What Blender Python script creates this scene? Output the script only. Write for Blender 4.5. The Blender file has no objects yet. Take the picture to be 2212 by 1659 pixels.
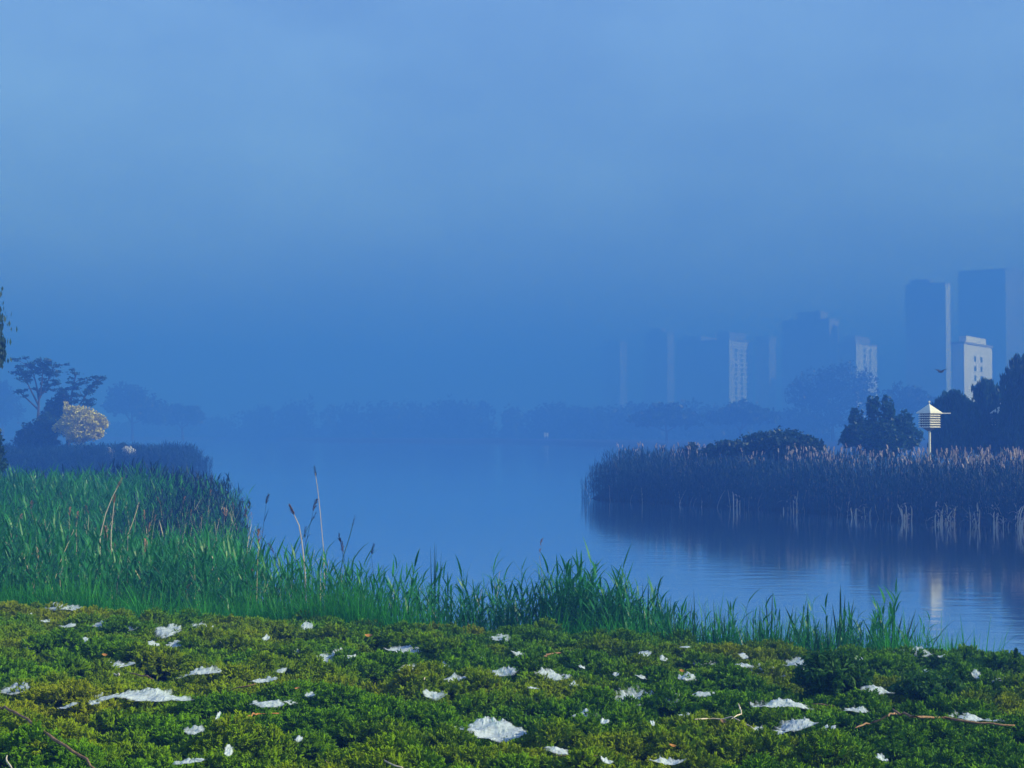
import bpy, math, random
import numpy as np
from mathutils import Vector, Euler, noise as mnoise

S = bpy.context.scene
COL = S.collection

# ------------------------------------------------------------------ camera
FPX, CX, CY, HOR = 3040.0, 1106.0, 829.5, 925.0      # focal length, centre and horizon of a 2212 px wide frame
EYE = 4.55                                            # metres above the water
PITCH = math.atan((HOR - CY) / FPX)
cam_data = bpy.data.cameras.new('camera')
cam = bpy.data.objects.new('camera', cam_data)
COL.objects.link(cam)
cam_data.sensor_width = 36.0
cam_data.lens = 36.0 * FPX / 2212.0
cam_data.clip_start = 0.1
cam_data.clip_end = 6000.0
cam.location = (0, 0, EYE)
cam.rotation_euler = (math.pi / 2 + PITCH, 0, 0)
S.camera = cam

# ------------------------------------------------------------------ light
SUN_EL, SUN_AZ = math.radians(30), math.radians(103)  # azimuth clockwise from +Y: from the right, a little behind
world = bpy.data.worlds.new('World')
S.world = world
world.use_nodes = True
wn = world.node_tree
bg = wn.nodes['Background']
sky = wn.nodes.new('ShaderNodeTexSky')
sky.sky_type = 'NISHITA'
sky.sun_disc = False
sky.sun_elevation = SUN_EL
sky.sun_rotation = SUN_AZ
sky.altitude = 0
sky.air_density = 1.2
sky.dust_density = 0.3
sky.ozone_density = 5.0
tint = wn.nodes.new('ShaderNodeMix'); tint.data_type = 'RGBA'; tint.blend_type = 'MULTIPLY'
tint.inputs['Factor'].default_value = 1.0
tint.inputs['B'].default_value = (1.12, 0.98, 1.02, 1)   # a cold blue morning
wn.links.new(sky.outputs[0], tint.inputs['A'])
wtc = wn.nodes.new('ShaderNodeTexCoord')
wmp = wn.nodes.new('ShaderNodeMapping'); wmp.inputs['Scale'].default_value = (1, 1, 2.2)
wns = wn.nodes.new('ShaderNodeTexNoise'); wns.inputs['Scale'].default_value = 5.5; wns.inputs['Detail'].default_value = 5; wns.inputs['Roughness'].default_value = 0.55
wn.links.new(wtc.outputs['Generated'], wmp.inputs[0]); wn.links.new(wmp.outputs[0], wns.inputs['Vector'])
wmr = wn.nodes.new('ShaderNodeMapRange'); wmr.inputs['From Min'].default_value = 0.3; wmr.inputs['From Max'].default_value = 0.7
wmr.inputs['To Min'].default_value = 0.84; wmr.inputs['To Max'].default_value = 1.15
wn.links.new(wns.outputs['Fac'], wmr.inputs['Value'])
veil = wn.nodes.new('ShaderNodeVectorMath'); veil.operation = 'SCALE'
wn.links.new(tint.outputs['Result'], veil.inputs[0]); wn.links.new(wmr.outputs['Result'], veil.inputs['Scale'])
wn.links.new(veil.outputs[0], bg.inputs['Color'])
bg.inputs['Strength'].default_value = 0.135

sun_data = bpy.data.lights.new('sun', 'SUN')
sun_data.energy = 5.0
sun_data.angle = math.radians(0.6)
sun_data.color = (1.0, 0.95, 0.86)
sun = bpy.data.objects.new('sun', sun_data)
COL.objects.link(sun)
sd = Vector((math.sin(SUN_AZ) * math.cos(SUN_EL), math.cos(SUN_AZ) * math.cos(SUN_EL), math.sin(SUN_EL)))
sun.rotation_euler = sd.to_track_quat('Z', 'Y').to_euler()

S.view_settings.view_transform = 'Standard'
S.view_settings.look = 'None'
S.view_settings.gamma = 1.0
S.view_settings.use_curve_mapping = False
S.view_settings.exposure = 0.95

S.render.engine = 'CYCLES'
S.cycles.max_bounces = 6
S.cycles.diffuse_bounces = 2
S.cycles.glossy_bounces = 3
S.cycles.transmission_bounces = 3
S.cycles.transparent_max_bounces = 12
S.cycles.volume_bounces = 2
S.cycles.use_denoising = True

# ------------------------------------------------------------------ helpers
ct, st = math.cos(PITCH), math.sin(PITCH)


def ray(px, py):
    xc, yc = (px - CX) / FPX, (CY - py) / FPX
    return np.array((xc, ct - yc * st, st + yc * ct))


def at(px, py, D):
    """the place D metres ahead that stands at frame position px, py"""
    d = ray(px, py)
    k = D / d[1]
    return np.array((d[0] * k, D, EYE + d[2] * k))


def ppm(D):
    return FPX / D


def tag(o, label=None, cat=None, group=None, kind=None):
    if label: o['label'] = label
    if cat: o['category'] = cat
    if group: o['group'] = group
    if kind: o['kind'] = kind
    return o


def empty(name, loc=(0, 0, 0), rz=0.0):
    o = bpy.data.objects.new(name, None)
    o.empty_display_size = 0.2
    COL.objects.link(o)
    o.location = loc
    o.rotation_euler = (0, 0, rz)
    return o


class MB:
    """gathers vertices and faces for ONE mesh object"""
    def __init__(self):
        self.v, self.f, self.m = [], [], []
        self.n = 0

    def add(self, verts, faces, mat=0):
        b = self.n
        self.v.extend([tuple(map(float, p)) for p in verts])
        self.f.extend([tuple(i + b for i in f) for f in faces])
        self.m.extend([mat] * len(faces))
        self.n += len(verts)

    def box(self, c, s, rz=0.0, mat=0):
        cx, cy, cz = c
        hx, hy, hz = s[0] / 2, s[1] / 2, s[2] / 2
        cr, sr = math.cos(rz), math.sin(rz)
        vs = []
        for z in (-hz, hz):
            for x, y in ((-hx, -hy), (hx, -hy), (hx, hy), (-hx, hy)):
                vs.append((cx + x * cr - y * sr, cy + x * sr + y * cr, cz + z))
        self.add(vs, [(0, 3, 2, 1), (4, 5, 6, 7), (0, 1, 5, 4), (1, 2, 6, 5), (2, 3, 7, 6), (3, 0, 4, 7)], mat)

    def tube(self, pts, radii, sides=5, mat=0, cap=True):
        pts = [Vector(p) for p in pts]
        if not hasattr(radii, '__len__'): radii = [radii] * len(pts)
        vs, fs = [], []
        for i, p in enumerate(pts):
            a = pts[max(i - 1, 0)]; b = pts[min(i + 1, len(pts) - 1)]
            t = (b - a)
            if t.length < 1e-9: t = Vector((0, 0, 1))
            t.normalize()
            ref = Vector((1, 0, 0)) if abs(t.x) < 0.8 else Vector((0, 1, 0))
            u = t.cross(ref).normalized(); w = t.cross(u)
            for k in range(sides):
                an = 2 * math.pi * k / sides
                vs.append(p + (u * math.cos(an) + w * math.sin(an)) * radii[i])
        for i in range(len(pts) - 1):
            for k in range(sides):
                k2 = (k + 1) % sides
                fs.append((i * sides + k, i * sides + k2, (i + 1) * sides + k2, (i + 1) * sides + k))
        if cap:
            fs.append(tuple(reversed(range(sides))))
            fs.append(tuple(range((len(pts) - 1) * sides, len(pts) * sides)))
        self.add(vs, fs, mat)

    def blade(self, p0, d0, d1, length, width, segs=4, side=None, mat=0, fold=0.0, peak=0.3):
        """a grass-like strip that starts along d0 and bends towards d1"""
        d0 = Vector(d0).normalized(); d1 = Vector(d1).normalized()
        p = Vector(p0)
        if side is None:
            side = d0.cross(d1)
            if side.length < 1e-4: side = d0.cross(Vector((0.3, 0.7, 0.2)))
        side = Vector(side).normalized()
        vs, fs = [], []
        for i in range(segs + 1):
            t = i / segs
            w = width * (min(1.0, 0.45 + t / peak * 0.55) if t < peak else max(0.0, 1 - (t - peak) / (1 - peak)) ** 0.8)
            w = max(w, width * 0.04)
            vs += [p - side * w / 2, p + side * w / 2]
            d = d0.lerp(d1, t).normalized()
            p = p + d * (length / segs)
        for i in range(segs):
            fs.append((2 * i, 2 * i + 1, 2 * i + 3, 2 * i + 2))
        self.add(vs, fs, mat)

    def mesh(self, name, mats, smooth=False):
        me = bpy.data.meshes.new(name)
        me.from_pydata(self.v, [], self.f)
        for m in (mats if isinstance(mats, (list, tuple)) else [mats]): me.materials.append(m)
        if any(self.m): me.polygons.foreach_set('material_index', self.m)
        if smooth: me.polygons.foreach_set('use_smooth', [True] * len(me.polygons))
        me.update()
        return me

    def build(self, name, mats, parent=None, smooth=False, link=True):
        o = bpy.data.objects.new(name, self.mesh(name, mats, smooth))
        if link: COL.objects.link(o)
        if parent: o.parent = parent
        return o


def quads_object(name, V, mat, parent=None, extra=None):
    """V: (n,4,3) array of loose quads -> one mesh object"""
    n = len(V)
    me = bpy.data.meshes.new(name)
    me.vertices.add(n * 4)
    me.vertices.foreach_set('co', V.reshape(-1).astype(np.float32))
    me.loops.add(n * 4)
    me.loops.foreach_set('vertex_index', np.arange(n * 4, dtype=np.int32))
    me.polygons.add(n)
    me.polygons.foreach_set('loop_start', np.arange(0, n * 4, 4, dtype=np.int32))
    me.materials.append(mat)
    me.update(calc_edges=True)
    me.validate()
    o = bpy.data.objects.new(name, me)
    COL.objects.link(o)
    if parent: o.parent = parent
    return o


# ------------------------------------------------------------------ materials
def new_mat(name):
    m = bpy.data.materials.new(name)
    m.use_nodes = True
    nt = m.node_tree
    return m, nt, nt.nodes['Principled BSDF'], nt.nodes['Material Output']


def plain(name, col, rough=0.7, var=0.25, scale=6.0, bump=0.0, spec=0.3):
    m, nt, b, out = new_mat(name)
    tc = nt.nodes.new('ShaderNodeTexCoord')
    ns = nt.nodes.new('ShaderNodeTexNoise'); ns.inputs['Scale'].default_value = scale; ns.inputs['Detail'].default_value = 6
    nt.links.new(tc.outputs['Object'], ns.inputs['Vector'])
    rp = nt.nodes.new('ShaderNodeValToRGB')
    rp.color_ramp.elements[0].position = 0.3; rp.color_ramp.elements[1].position = 0.72
    rp.color_ramp.elements[0].color = (*[c * (1 - var) for c in col], 1)
    rp.color_ramp.elements[1].color = (*[min(1, c * (1 + var)) for c in col], 1)
    nt.links.new(ns.outputs['Fac'], rp.inputs['Fac'])
    nt.links.new(rp.outputs['Color'], b.inputs['Base Color'])
    b.inputs['Roughness'].default_value = rough
    b.inputs['Specular IOR Level'].default_value = spec
    if bump:
        bp = nt.nodes.new('ShaderNodeBump'); bp.inputs['Strength'].default_value = bump; bp.inputs['Distance'].default_value = 0.05
        nt.links.new(ns.outputs['Fac'], bp.inputs['Height']); nt.links.new(bp.outputs['Normal'], b.inputs['Normal'])
    return m


def leafy(name, c_lo, c_hi, trans=0.35, rough=0.45, spec=0.4, patch=0.0, patch_col=None, inst=True, leafscale=3.0):
    """leaf material: colour differs from plant to plant (and in patches of ground), light passes through"""
    m, nt, b, out = new_mat(name)
    L = nt.links.new
    rp = nt.nodes.new('ShaderNodeMix'); rp.data_type = 'RGBA'
    rp.inputs['A'].default_value = (*c_lo, 1); rp.inputs['B'].default_value = (*c_hi, 1)
    oi = nt.nodes.new('ShaderNodeObjectInfo')
    geo = nt.nodes.new('ShaderNodeNewGeometry')
    ns = nt.nodes.new('ShaderNodeTexNoise'); ns.inputs['Scale'].default_value = leafscale; ns.inputs['Detail'].default_value = 3
    L(geo.outputs['Position'], ns.inputs['Vector'])
    mr = nt.nodes.new('ShaderNodeMapRange'); mr.inputs['From Min'].default_value = 0.32; mr.inputs['From Max'].default_value = 0.68
    L(ns.outputs['Fac'], mr.inputs['Value'])
    ad = nt.nodes.new('ShaderNodeMath'); ad.operation = 'ADD'
    if inst:
        L(oi.outputs['Random'], ad.inputs[0])
    else:
        L(geo.outputs['Random Per Island'], ad.inputs[0])
    L(mr.outputs['Result'], ad.inputs[1])
    hf = nt.nodes.new('ShaderNodeMath'); hf.operation = 'MULTIPLY'; hf.inputs[1].default_value = 0.5
    L(ad.outputs[0], hf.inputs[0]); L(hf.outputs[0], rp.inputs['Factor'])
    col = rp.outputs['Result']
    if patch_col:
        n2 = nt.nodes.new('ShaderNodeTexNoise'); n2.inputs['Scale'].default_value = patch; n2.inputs['Detail'].default_value = 2
        L(oi.outputs['Location'] if inst else geo.outputs['Position'], n2.inputs['Vector'])
        m2 = nt.nodes.new('ShaderNodeMapRange'); m2.inputs['From Min'].default_value = 0.45; m2.inputs['From Max'].default_value = 0.7
        L(n2.outputs['Fac'], m2.inputs['Value'])
        mx = nt.nodes.new('ShaderNodeMix'); mx.data_type = 'RGBA'
        mx.inputs['B'].default_value = (*patch_col, 1)
        L(col, mx.inputs['A']); L(m2.outputs['Result'], mx.inputs['Factor'])
        col = mx.outputs['Result']
    L(col, b.inputs['Base Color'])
    b.inputs['Roughness'].default_value = rough
    b.inputs['Specular IOR Level'].default_value = spec
    tr = nt.nodes.new('ShaderNodeBsdfTranslucent')
    L(col, tr.inputs['Color'])
    ms = nt.nodes.new('ShaderNodeMixShader'); ms.inputs['Fac'].default_value = trans
    L(b.outputs[0], ms.inputs[1]); L(tr.outputs[0], ms.inputs[2])
    L(ms.outputs[0], out.inputs['Surface'])
    return m


M = {}
M['soil'] = plain('soil', (0.022, 0.02, 0.012), 0.95, 0.5, 3.0, 0.6, 0.1)
M['reed'] = leafy('reed_leaf', (0.012, 0.115, 0.020), (0.042, 0.30, 0.045), 0.3, 0.4, 0.35, 0.12, (0.018, 0.15, 0.05))
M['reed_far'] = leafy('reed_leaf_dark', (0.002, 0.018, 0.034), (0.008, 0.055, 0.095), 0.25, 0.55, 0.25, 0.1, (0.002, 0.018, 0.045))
M['grass'] = leafy('fresh_grass', (0.018, 0.16, 0.018), (0.07, 0.42, 0.035), 0.4, 0.5, 0.2)
M['cattail'] = leafy('cattail_leaf', (0.010, 0.06, 0.02), (0.028, 0.13, 0.035), 0.3, 0.35, 0.5)
M['dry'] = leafy('dry_reed', (0.42, 0.36, 0.22), (0.66, 0.57, 0.38), 0.2, 0.6, 0.2)
M['pale'] = leafy('bleached_reed', (0.50, 0.43, 0.33), (0.72, 0.64, 0.50), 0.2, 0.6, 0.2)
M['plume'] = leafy('reed_plume', (0.22, 0.12, 0.07), (0.42, 0.26, 0.17), 0.3, 0.8, 0.1)
M['plume_pale'] = leafy('reed_plume_pale', (0.46, 0.36, 0.31), (0.72, 0.58, 0.50), 0.3, 0.8, 0.1)
M['plume_dark'] = leafy('reed_plume_dark', (0.03, 0.03, 0.05), (0.07, 0.06, 0.09), 0.3, 0.8, 0.1)
M['juniper'] = leafy('juniper_spray', (0.014, 0.075, 0.001), (0.20, 0.43, 0.002), 0.25, 0.6, 0.04, 0.45, (0.27, 0.32, 0.002), True, 5.0)
M['feathery'] = leafy('feathery_leaf', (0.015, 0.075, 0.004), (0.05, 0.15, 0.008), 0.3, 0.6, 0.2, inst=False)
M['twig'] = plain('twig_bark', (0.26, 0.15, 0.07), 0.8, 0.45, 18.0, 0.5)
M['twig_pale'] = plain('pale_twig_bark', (0.62, 0.52, 0.38), 0.8, 0.25, 18.0, 0.4)
M['twig_orange'] = plain('orange_twig_bark', (0.45, 0.20, 0.05), 0.8, 0.3, 18.0, 0.4)
M['dead_leaf'] = plain('dead_leaf', (0.34, 0.15, 0.03), 0.8, 0.4, 14.0)
M['bark'] = plain('bark', (0.05, 0.042, 0.035), 0.9, 0.4, 4.0, 0.6)
M['bark_white'] = plain('whitewashed_bark', (0.75, 0.74, 0.70), 0.8, 0.12, 4.0, 0.2)
M['leaf_dark'] = leafy('tree_leaf_dark', (0.008, 0.03, 0.022), (0.022, 0.07, 0.048), 0.3, 0.5, 0.3, inst=False, leafscale=0.8)
M['leaf_mid'] = leafy('tree_leaf', (0.010, 0.042, 0.032), (0.028, 0.10, 0.075), 0.35, 0.5, 0.3, inst=False, leafscale=0.8)
M['leaf_yellow'] = leafy('tree_leaf_yellow', (0.30, 0.24, 0.015), (0.78, 0.68, 0.10), 0.12, 0.5, 0.3, inst=False, leafscale=0.9)
M['white'] = plain('white_paint', (0.84, 0.78, 0.64), 0.5, 0.06, 5.0)
M['hole_shade'] = plain('recess_shade', (0.03, 0.03, 0.035), 0.9, 0.2, 5.0)  # shade inside the nest openings, painted as dark tier walls
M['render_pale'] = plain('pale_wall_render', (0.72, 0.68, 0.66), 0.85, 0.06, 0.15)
M['render_shade_grey'] = plain('shade_grey_wall_render', (0.30, 0.28, 0.28), 0.85, 0.12, 0.15)  # shade on the towers' long faces is put into this darker wall colour
M['roof_grey'] = plain('roof_concrete', (0.28, 0.27, 0.26), 0.9, 0.15, 0.3)
M['window'] = plain('window_glass', (0.04, 0.05, 0.06), 0.12, 0.1, 1.0, 0, 0.6)
M['rock'] = plain('pale_rock', (0.42, 0.41, 0.39), 0.85, 0.2, 2.5, 0.5)
M['feather'] = plain('dark_feather', (0.02, 0.02, 0.022), 0.7, 0.2, 10.0)

# water: still, slightly rippled, mirror-like at this low angle
mw, nt, b, out = new_mat('lake_water')
nt.nodes.remove(b)
gl = nt.nodes.new('ShaderNodeBsdfGlossy'); gl.inputs['Color'].default_value = (0.95, 0.98, 1.0, 1); gl.inputs['Roughness'].default_value = 0.085
df = nt.nodes.new('ShaderNodeBsdfDiffuse'); df.inputs['Color'].default_value = (0.08, 0.16, 0.22, 1)
fr = nt.nodes.new('ShaderNodeFresnel'); fr.inputs['IOR'].default_value = 1.45
fm = nt.nodes.new('ShaderNodeMath'); fm.operation = 'MULTIPLY_ADD'; fm.use_clamp = True
fm.inputs[1].default_value = 1.0; fm.inputs[2].default_value = 0.48
nt.links.new(fr.outputs[0], fm.inputs[0])
wm = nt.nodes.new('ShaderNodeMixShader')
nt.links.new(fm.outputs[0], wm.inputs['Fac']); nt.links.new(df.outputs[0], wm.inputs[1]); nt.links.new(gl.outputs[0], wm.inputs[2])
nt.links.new(wm.outputs[0], out.inputs['Surface'])
geo = nt.nodes.new('ShaderNodeNewGeometry')
mp = nt.nodes.new('ShaderNodeMapping'); mp.inputs['Scale'].default_value = (0.55, 1.6, 1)
nt.links.new(geo.outputs['Position'], mp.inputs['Vector'])
n1 = nt.nodes.new('ShaderNodeTexNoise'); n1.inputs['Scale'].default_value = 1.2; n1.inputs['Detail'].default_value = 4
nt.links.new(mp.outputs[0], n1.inputs['Vector'])
n2 = nt.nodes.new('ShaderNodeTexNoise'); n2.inputs['Scale'].default_value = 0.035; n2.inputs['Detail'].default_value = 3
nt.links.new(geo.outputs['Position'], n2.inputs['Vector'])
mr = nt.nodes.new('ShaderNodeMapRange')
mr.inputs['From Min'].default_value = 0.38; mr.inputs['From Max'].default_value = 0.68
mr.inputs['To Min'].default_value = 0.012; mr.inputs['To Max'].default_value = 0.22
nt.links.new(n2.outputs['Fac'], mr.inputs['Value'])
bp = nt.nodes.new('ShaderNodeBump'); bp.inputs['Distance'].default_value = 0.06
nt.links.new(mr.outputs['Result'], bp.inputs['Strength'])
nt.links.new(n1.outputs['Fac'], bp.inputs['Height'])
nt.links.new(bp.outputs['Normal'], gl.inputs['Normal'])
M['water'] = mw

# dew-covered web: thin white gauze, thinner towards its edge
mwb, nt, b, out = new_mat('dewy_web')
b.inputs['Base Color'].default_value = (0.80, 0.88, 0.95, 1)
b.inputs['Roughness'].default_value = 0.55
tr = nt.nodes.new('ShaderNodeBsdfTranslucent'); tr.inputs['Color'].default_value = (0.72, 0.82, 0.9, 1)
m1 = nt.nodes.new('ShaderNodeMixShader'); m1.inputs['Fac'].default_value = 0.35
nt.links.new(b.outputs[0], m1.inputs[1]); nt.links.new(tr.outputs[0], m1.inputs[2])
tp = nt.nodes.new('ShaderNodeBsdfTransparent')
geo = nt.nodes.new('ShaderNodeNewGeometry')
ns = nt.nodes.new('ShaderNodeTexNoise'); ns.inputs['Scale'].default_value = 26; ns.inputs['Detail'].default_value = 7; ns.inputs['Roughness'].default_value = 0.65
nt.links.new(geo.outputs['Position'], ns.inputs['Vector'])
at_n = nt.nodes.new('ShaderNodeAttribute'); at_n.attribute_name = 'thick'
ma = nt.nodes.new('ShaderNodeMath'); ma.operation = 'ADD'
nt.links.new(ns.outputs['Fac'], ma.inputs[0]); nt.links.new(at_n.outputs['Fac'], ma.inputs[1])
mr = nt.nodes.new('ShaderNodeMapRange'); mr.inputs['From Min'].default_value = 0.50; mr.inputs['From Max'].default_value = 1.02; mr.inputs['To Max'].default_value = 0.8
nt.links.new(ma.outputs[0], mr.inputs['Value'])
m2 = nt.nodes.new('ShaderNodeMixShader')
nt.links.new(mr.outputs['Result'], m2.inputs['Fac'])
nt.links.new(tp.outputs[0], m2.inputs[1]); nt.links.new(m1.outputs[0], m2.inputs[2])
nt.links.new(m2.outputs[0], out.inputs['Surface'])
M['web'] = mwb

# ------------------------------------------------------------------ terrain
EX = np.array([-60, -8.2, -3, 0, 3, 6.4, 60.0]); EY = np.array([24.5, 22.5, 21.2, 20.5, 20.0, 19.0, 17.0])
WX = np.array([-80, -17, -11.3, -10.6, -8.1, -6.3, -5.4, -4.7, -3.2, -2.1, -0.8, 0.5, 3.0, 6.0, 7.4, 12, 80.0])
WY = np.array([74, 68, 58, 54, 43.5, 34, 30, 28.5, 26.4, 24.6, 23.8, 23.9, 23.6, 22.4, 21.2, 21.0, 19.0])


def edge_y(x): return np.interp(x, EX, EY)
def shore_y(x): return np.interp(x, WX, WY)


# right-hand reed bank: front water line
RX = np.array([4.65, 6.5, 10.6, 16.0, 19.9, 23.2, 45.0]); RY = np.array([89.5, 87.0, 82.0, 75.6, 67.5, 63.7, 50.0])


def right_front(x): return np.interp(x, RX, RY)
def right_back(x): return np.interp(x, [4.6, 6, 9, 14, 25, 60], [90.5, 96, 103, 112, 118, 125])


def bank_z(x, y):
    return 2.47 - 0.06 * y - 0.033 * x


def smooth(t):
    t = np.clip(t, 0, 1)
    return t * t * (3 - 2 * t)


def wob(x, y, s, seed=0.0):
    return np.sin(x * s * 1.3 + seed) * np.cos(y * s * 1.1 - seed * 1.7) * 0.5 + np.sin((x + y) * s * 2.1 + seed * 3.1) * 0.3 + np.sin((x - 1.4 * y) * s * 3.7 + seed) * 0.2


def ground_z(x, y):
    x = np.asarray(x, float); y = np.asarray(y, float)
    e, w = edge_y(x), shore_y(x)
    z_bank = np.clip(bank_z(x, np.minimum(y, e)), 0.4, 4.0) + 0.05 * wob(x, y, 1.1)
    drop = np.minimum(4.5, np.maximum(w - e, 2.0))
    t = smooth((y - e) / drop)
    z = z_bank * (1 - t) + 0.12 * t
    t2 = smooth((y - w) / 2.5)
    z = z * (1 - t2) + (-0.9) * t2
    # right bank
    rb = smooth((y - right_front(x)) / 1.5) * smooth((right_back(x) - y) / 1.5) * (x > 4.6)
    rise = 0.15 + 0.55 * smooth((y - right_front(x) - 3) / 6)
    z = np.maximum(z, -0.9 + (0.9 + rise) * rb)
    # left spit at about 138 m, grown over with reeds and trees
    ls = smooth((y - 136) / 2) * smooth((164 - y) / 4) * np.where(x < -39.2, 1.0, smooth((1.0 - ((x + 39.2) / 7.8) ** 2 - ((y - 145) / 9.5) ** 2) / 0.3))
    z = np.maximum(z, -0.9 + 1.2 * ls)
    # far shore
    fs = far_front(x)
    z = np.maximum(z, -0.9 + 1.9 * smooth((y - fs) / 6))
    return z


def far_front(x):
    return np.interp(x, [-400, -190, -100, -60, 0, 25, 60, 160, 400], [560, 520, 560, 460, 420, 345, 300, 215, 190])


def axis(pairs):
    out = []
    for a, b_, s in pairs:
        out += list(np.arange(a, b_, s))
    return np.array(out + [pairs[-1][1]])


gx = axis([(-700, -200, 25), (-200, -60, 4), (-60, -20, 1.0), (-20, 20, 0.5), (20, 60, 1.0), (60, 200, 4), (200, 700, 25)])
gy = axis([(-15, 8, 1.0), (8, 30, 0.4), (30, 110, 1.0), (110, 200, 2.0), (200, 620, 6), (620, 1500, 60)])
X, Y = np.meshgrid(gx, gy)
Z = ground_z(X, Y)
nx, ny = len(gx), len(gy)
vs = np.stack([X, Y, Z], -1).reshape(-1, 3)
idx = np.arange(nx * ny).reshape(ny, nx)
fc = np.stack([idx[:-1, :-1], idx[:-1, 1:], idx[1:, 1:], idx[1:, :-1]], -1).reshape(-1, 4)
me = bpy.data.meshes.new('ground')
me.from_pydata(vs.tolist(), [], fc.tolist())
me.polygons.foreach_set('use_smooth', [True] * len(me.polygons))
me.materials.append(M['soil'])
ground = bpy.data.objects.new('ground', me); COL.objects.link(ground)
tag(ground, 'dark earth bank and shores under the plants', 'ground', kind='structure')

mb = MB()
mb.add([(-700, 16, 0), (700, 16, 0), (700, 1400, 0), (-700, 1400, 0)], [(0, 1, 2, 3)])
water = mb.build('lake_water', M['water'])
tag(water, 'still blue lake mirroring the misty sky', 'lake', kind='structure')

# ------------------------------------------------------------------ haze
mh = bpy.data.materials.new('haze_air'); mh.use_nodes = True
nt = mh.node_tree; nt.nodes.clear()
out = nt.nodes.new('ShaderNodeOutputMaterial')
pv = nt.nodes.new('ShaderNodeVolumePrincipled')
pv.inputs['Density'].default_value = 0.0058
pv.inputs['Color'].default_value = (0.047, 0.158, 0.605, 1)
pv.inputs['Absorption Color'].default_value = (0.175, 0.22, 0.02, 1)
pv.inputs['Anisotropy'].default_value = 0.0
nt.links.new(pv.outputs[0], out.inputs['Volume'])
mb = MB()
mb.box((0, 1190, 52), (4000, 2420, 108))
haze = mb.build('haze', mh)
tag(haze, 'thin blue morning haze over the lake', 'haze', kind='stuff')

# ------------------------------------------------------------------ instanced plant cover (stuff)
PROTO = {}


def proto_collection(name, objs):
    c = bpy.data.collections.new(name)
    for o in objs: c.objects.link(o)
    PROTO[name] = (c, len(objs))
    return c


def scatter(name, pts, rot, scl, idx, coll, label, cat, group=None):
    """one stuff object: plants of a kind standing at the given points"""
    me = bpy.data.meshes.new(name)
    n = len(pts)
    me.vertices.add(n)
    me.vertices.foreach_set('co', np.asarray(pts, np.float32).reshape(-1))
    a = me.attributes.new('rot', 'FLOAT_VECTOR', 'POINT'); a.data.foreach_set('vector', np.asarray(rot, np.float32).reshape(-1))
    a = me.attributes.new('scl', 'FLOAT_VECTOR', 'POINT'); a.data.foreach_set('vector', np.asarray(scl, np.float32).reshape(-1))
    a = me.attributes.new('idx', 'INT', 'POINT'); a.data.foreach_set('value', np.asarray(idx, np.int32))
    o = bpy.data.objects.new(name, me); COL.objects.link(o)
    ng = bpy.data.node_groups.new(name, 'GeometryNodeTree')
    ng.interface.new_socket('Geometry', in_out='INPUT', socket_type='NodeSocketGeometry')
    ng.interface.new_socket('Geometry', in_out='OUTPUT', socket_type='NodeSocketGeometry')
    N, L = ng.nodes.new, ng.links.new
    gi, go = N('NodeGroupInput'), N('NodeGroupOutput')
    iop = N('GeometryNodeInstanceOnPoints')
    ci = N('GeometryNodeCollectionInfo'); ci.inputs['Collection'].default_value = coll
    ci.inputs['Separate Children'].default_value = True; ci.inputs['Reset Children'].default_value = True
    def attr(nm, ty):
        q = N('GeometryNodeInputNamedAttribute'); q.data_type = ty; q.inputs['Name'].default_value = nm
        return q.outputs['Attribute']
    e2r = N('FunctionNodeEulerToRotation')
    L(attr('rot', 'FLOAT_VECTOR'), e2r.inputs[0])
    L(gi.outputs[0], iop.inputs['Points']); L(ci.outputs[0], iop.inputs['Instance'])
    iop.inputs['Pick Instance'].default_value = True
    L(attr('idx', 'INT'), iop.inputs['Instance Index'])
    L(e2r.outputs[0], iop.inputs['Rotation'])
    L(attr('scl', 'FLOAT_VECTOR'), iop.inputs['Scale'])
    L(iop.outputs[0], go.inputs[0])
    md = o.modifiers.new('plants', 'NODES'); md.node_group = ng
    tag(o, label, cat, group, 'stuff')
    return o


def plume(mb, p, r, n, length, mat, droop=0.5, lean=(0.2, 0, 1), w=0.02):
    p = Vector(p); lean = Vector(lean).normalized()
    for i in range(n):
        t = r.random()
        q = p + lean * (length * 0.75 * t)
        a = r.uniform(0, 6.28)
        d0 = (lean + Vector((math.cos(a), math.sin(a), 0)) * 0.45).normalized()
        d1 = (d0 + Vector((lean.x * 1.5, lean.y * 1.5, -droop))).normalized()
        mb.blade(q, d0, d1, length * r.uniform(0.22, 0.42) * (1.15 - 0.6 * t), w, 2, mat=mat)


def reed_variant(seed, H=2.0, leafw=0.032, nleaf=8, plumed=False, bend=0.12, dry=False, sides=3, segs=4, leaflen=0.45, plw=0.022, npl=16):
    r = random.Random(seed)
    mb = MB()
    a = r.uniform(0, 6.28); bx, by = math.cos(a) * bend, math.sin(a) * bend
    def P(t): return Vector((bx * t * t * H, by * t * t * H, H * t * (1 - 0.04 * t)))
    mb.tube([P(i / 4) for i in range(5)], [0.007, 0.0065, 0.006, 0.005, 0.003], sides, 1, cap=False)
    if not dry or nleaf:
        a = r.uniform(0, 6.28)
        for i in range(nleaf):
            t = 0.18 + 0.82 * (i + r.random() * 0.5) / nleaf
            a += math.pi + r.uniform(-0.7, 0.7)
            ca, sa = math.cos(a), math.sin(a)
            up = r.uniform(1.2, 2.2) + (0.9 if t > 0.85 else 0)
            d0 = (ca, sa, up)
            d1 = (ca, sa, r.uniform(-0.9, 0.9) + (0.8 if t > 0.8 else 0))
            mb.blade(P(min(t, 1)), d0, d1, leaflen * r.uniform(0.6, 1.2), leafw * r.uniform(0.7, 1.25), segs, mat=0)
    if plumed:
        plume(mb, P(1), r, npl, 0.32, 2, 0.5, (bx + 0.25, by + 0.1, 1), plw)
    return mb


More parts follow.
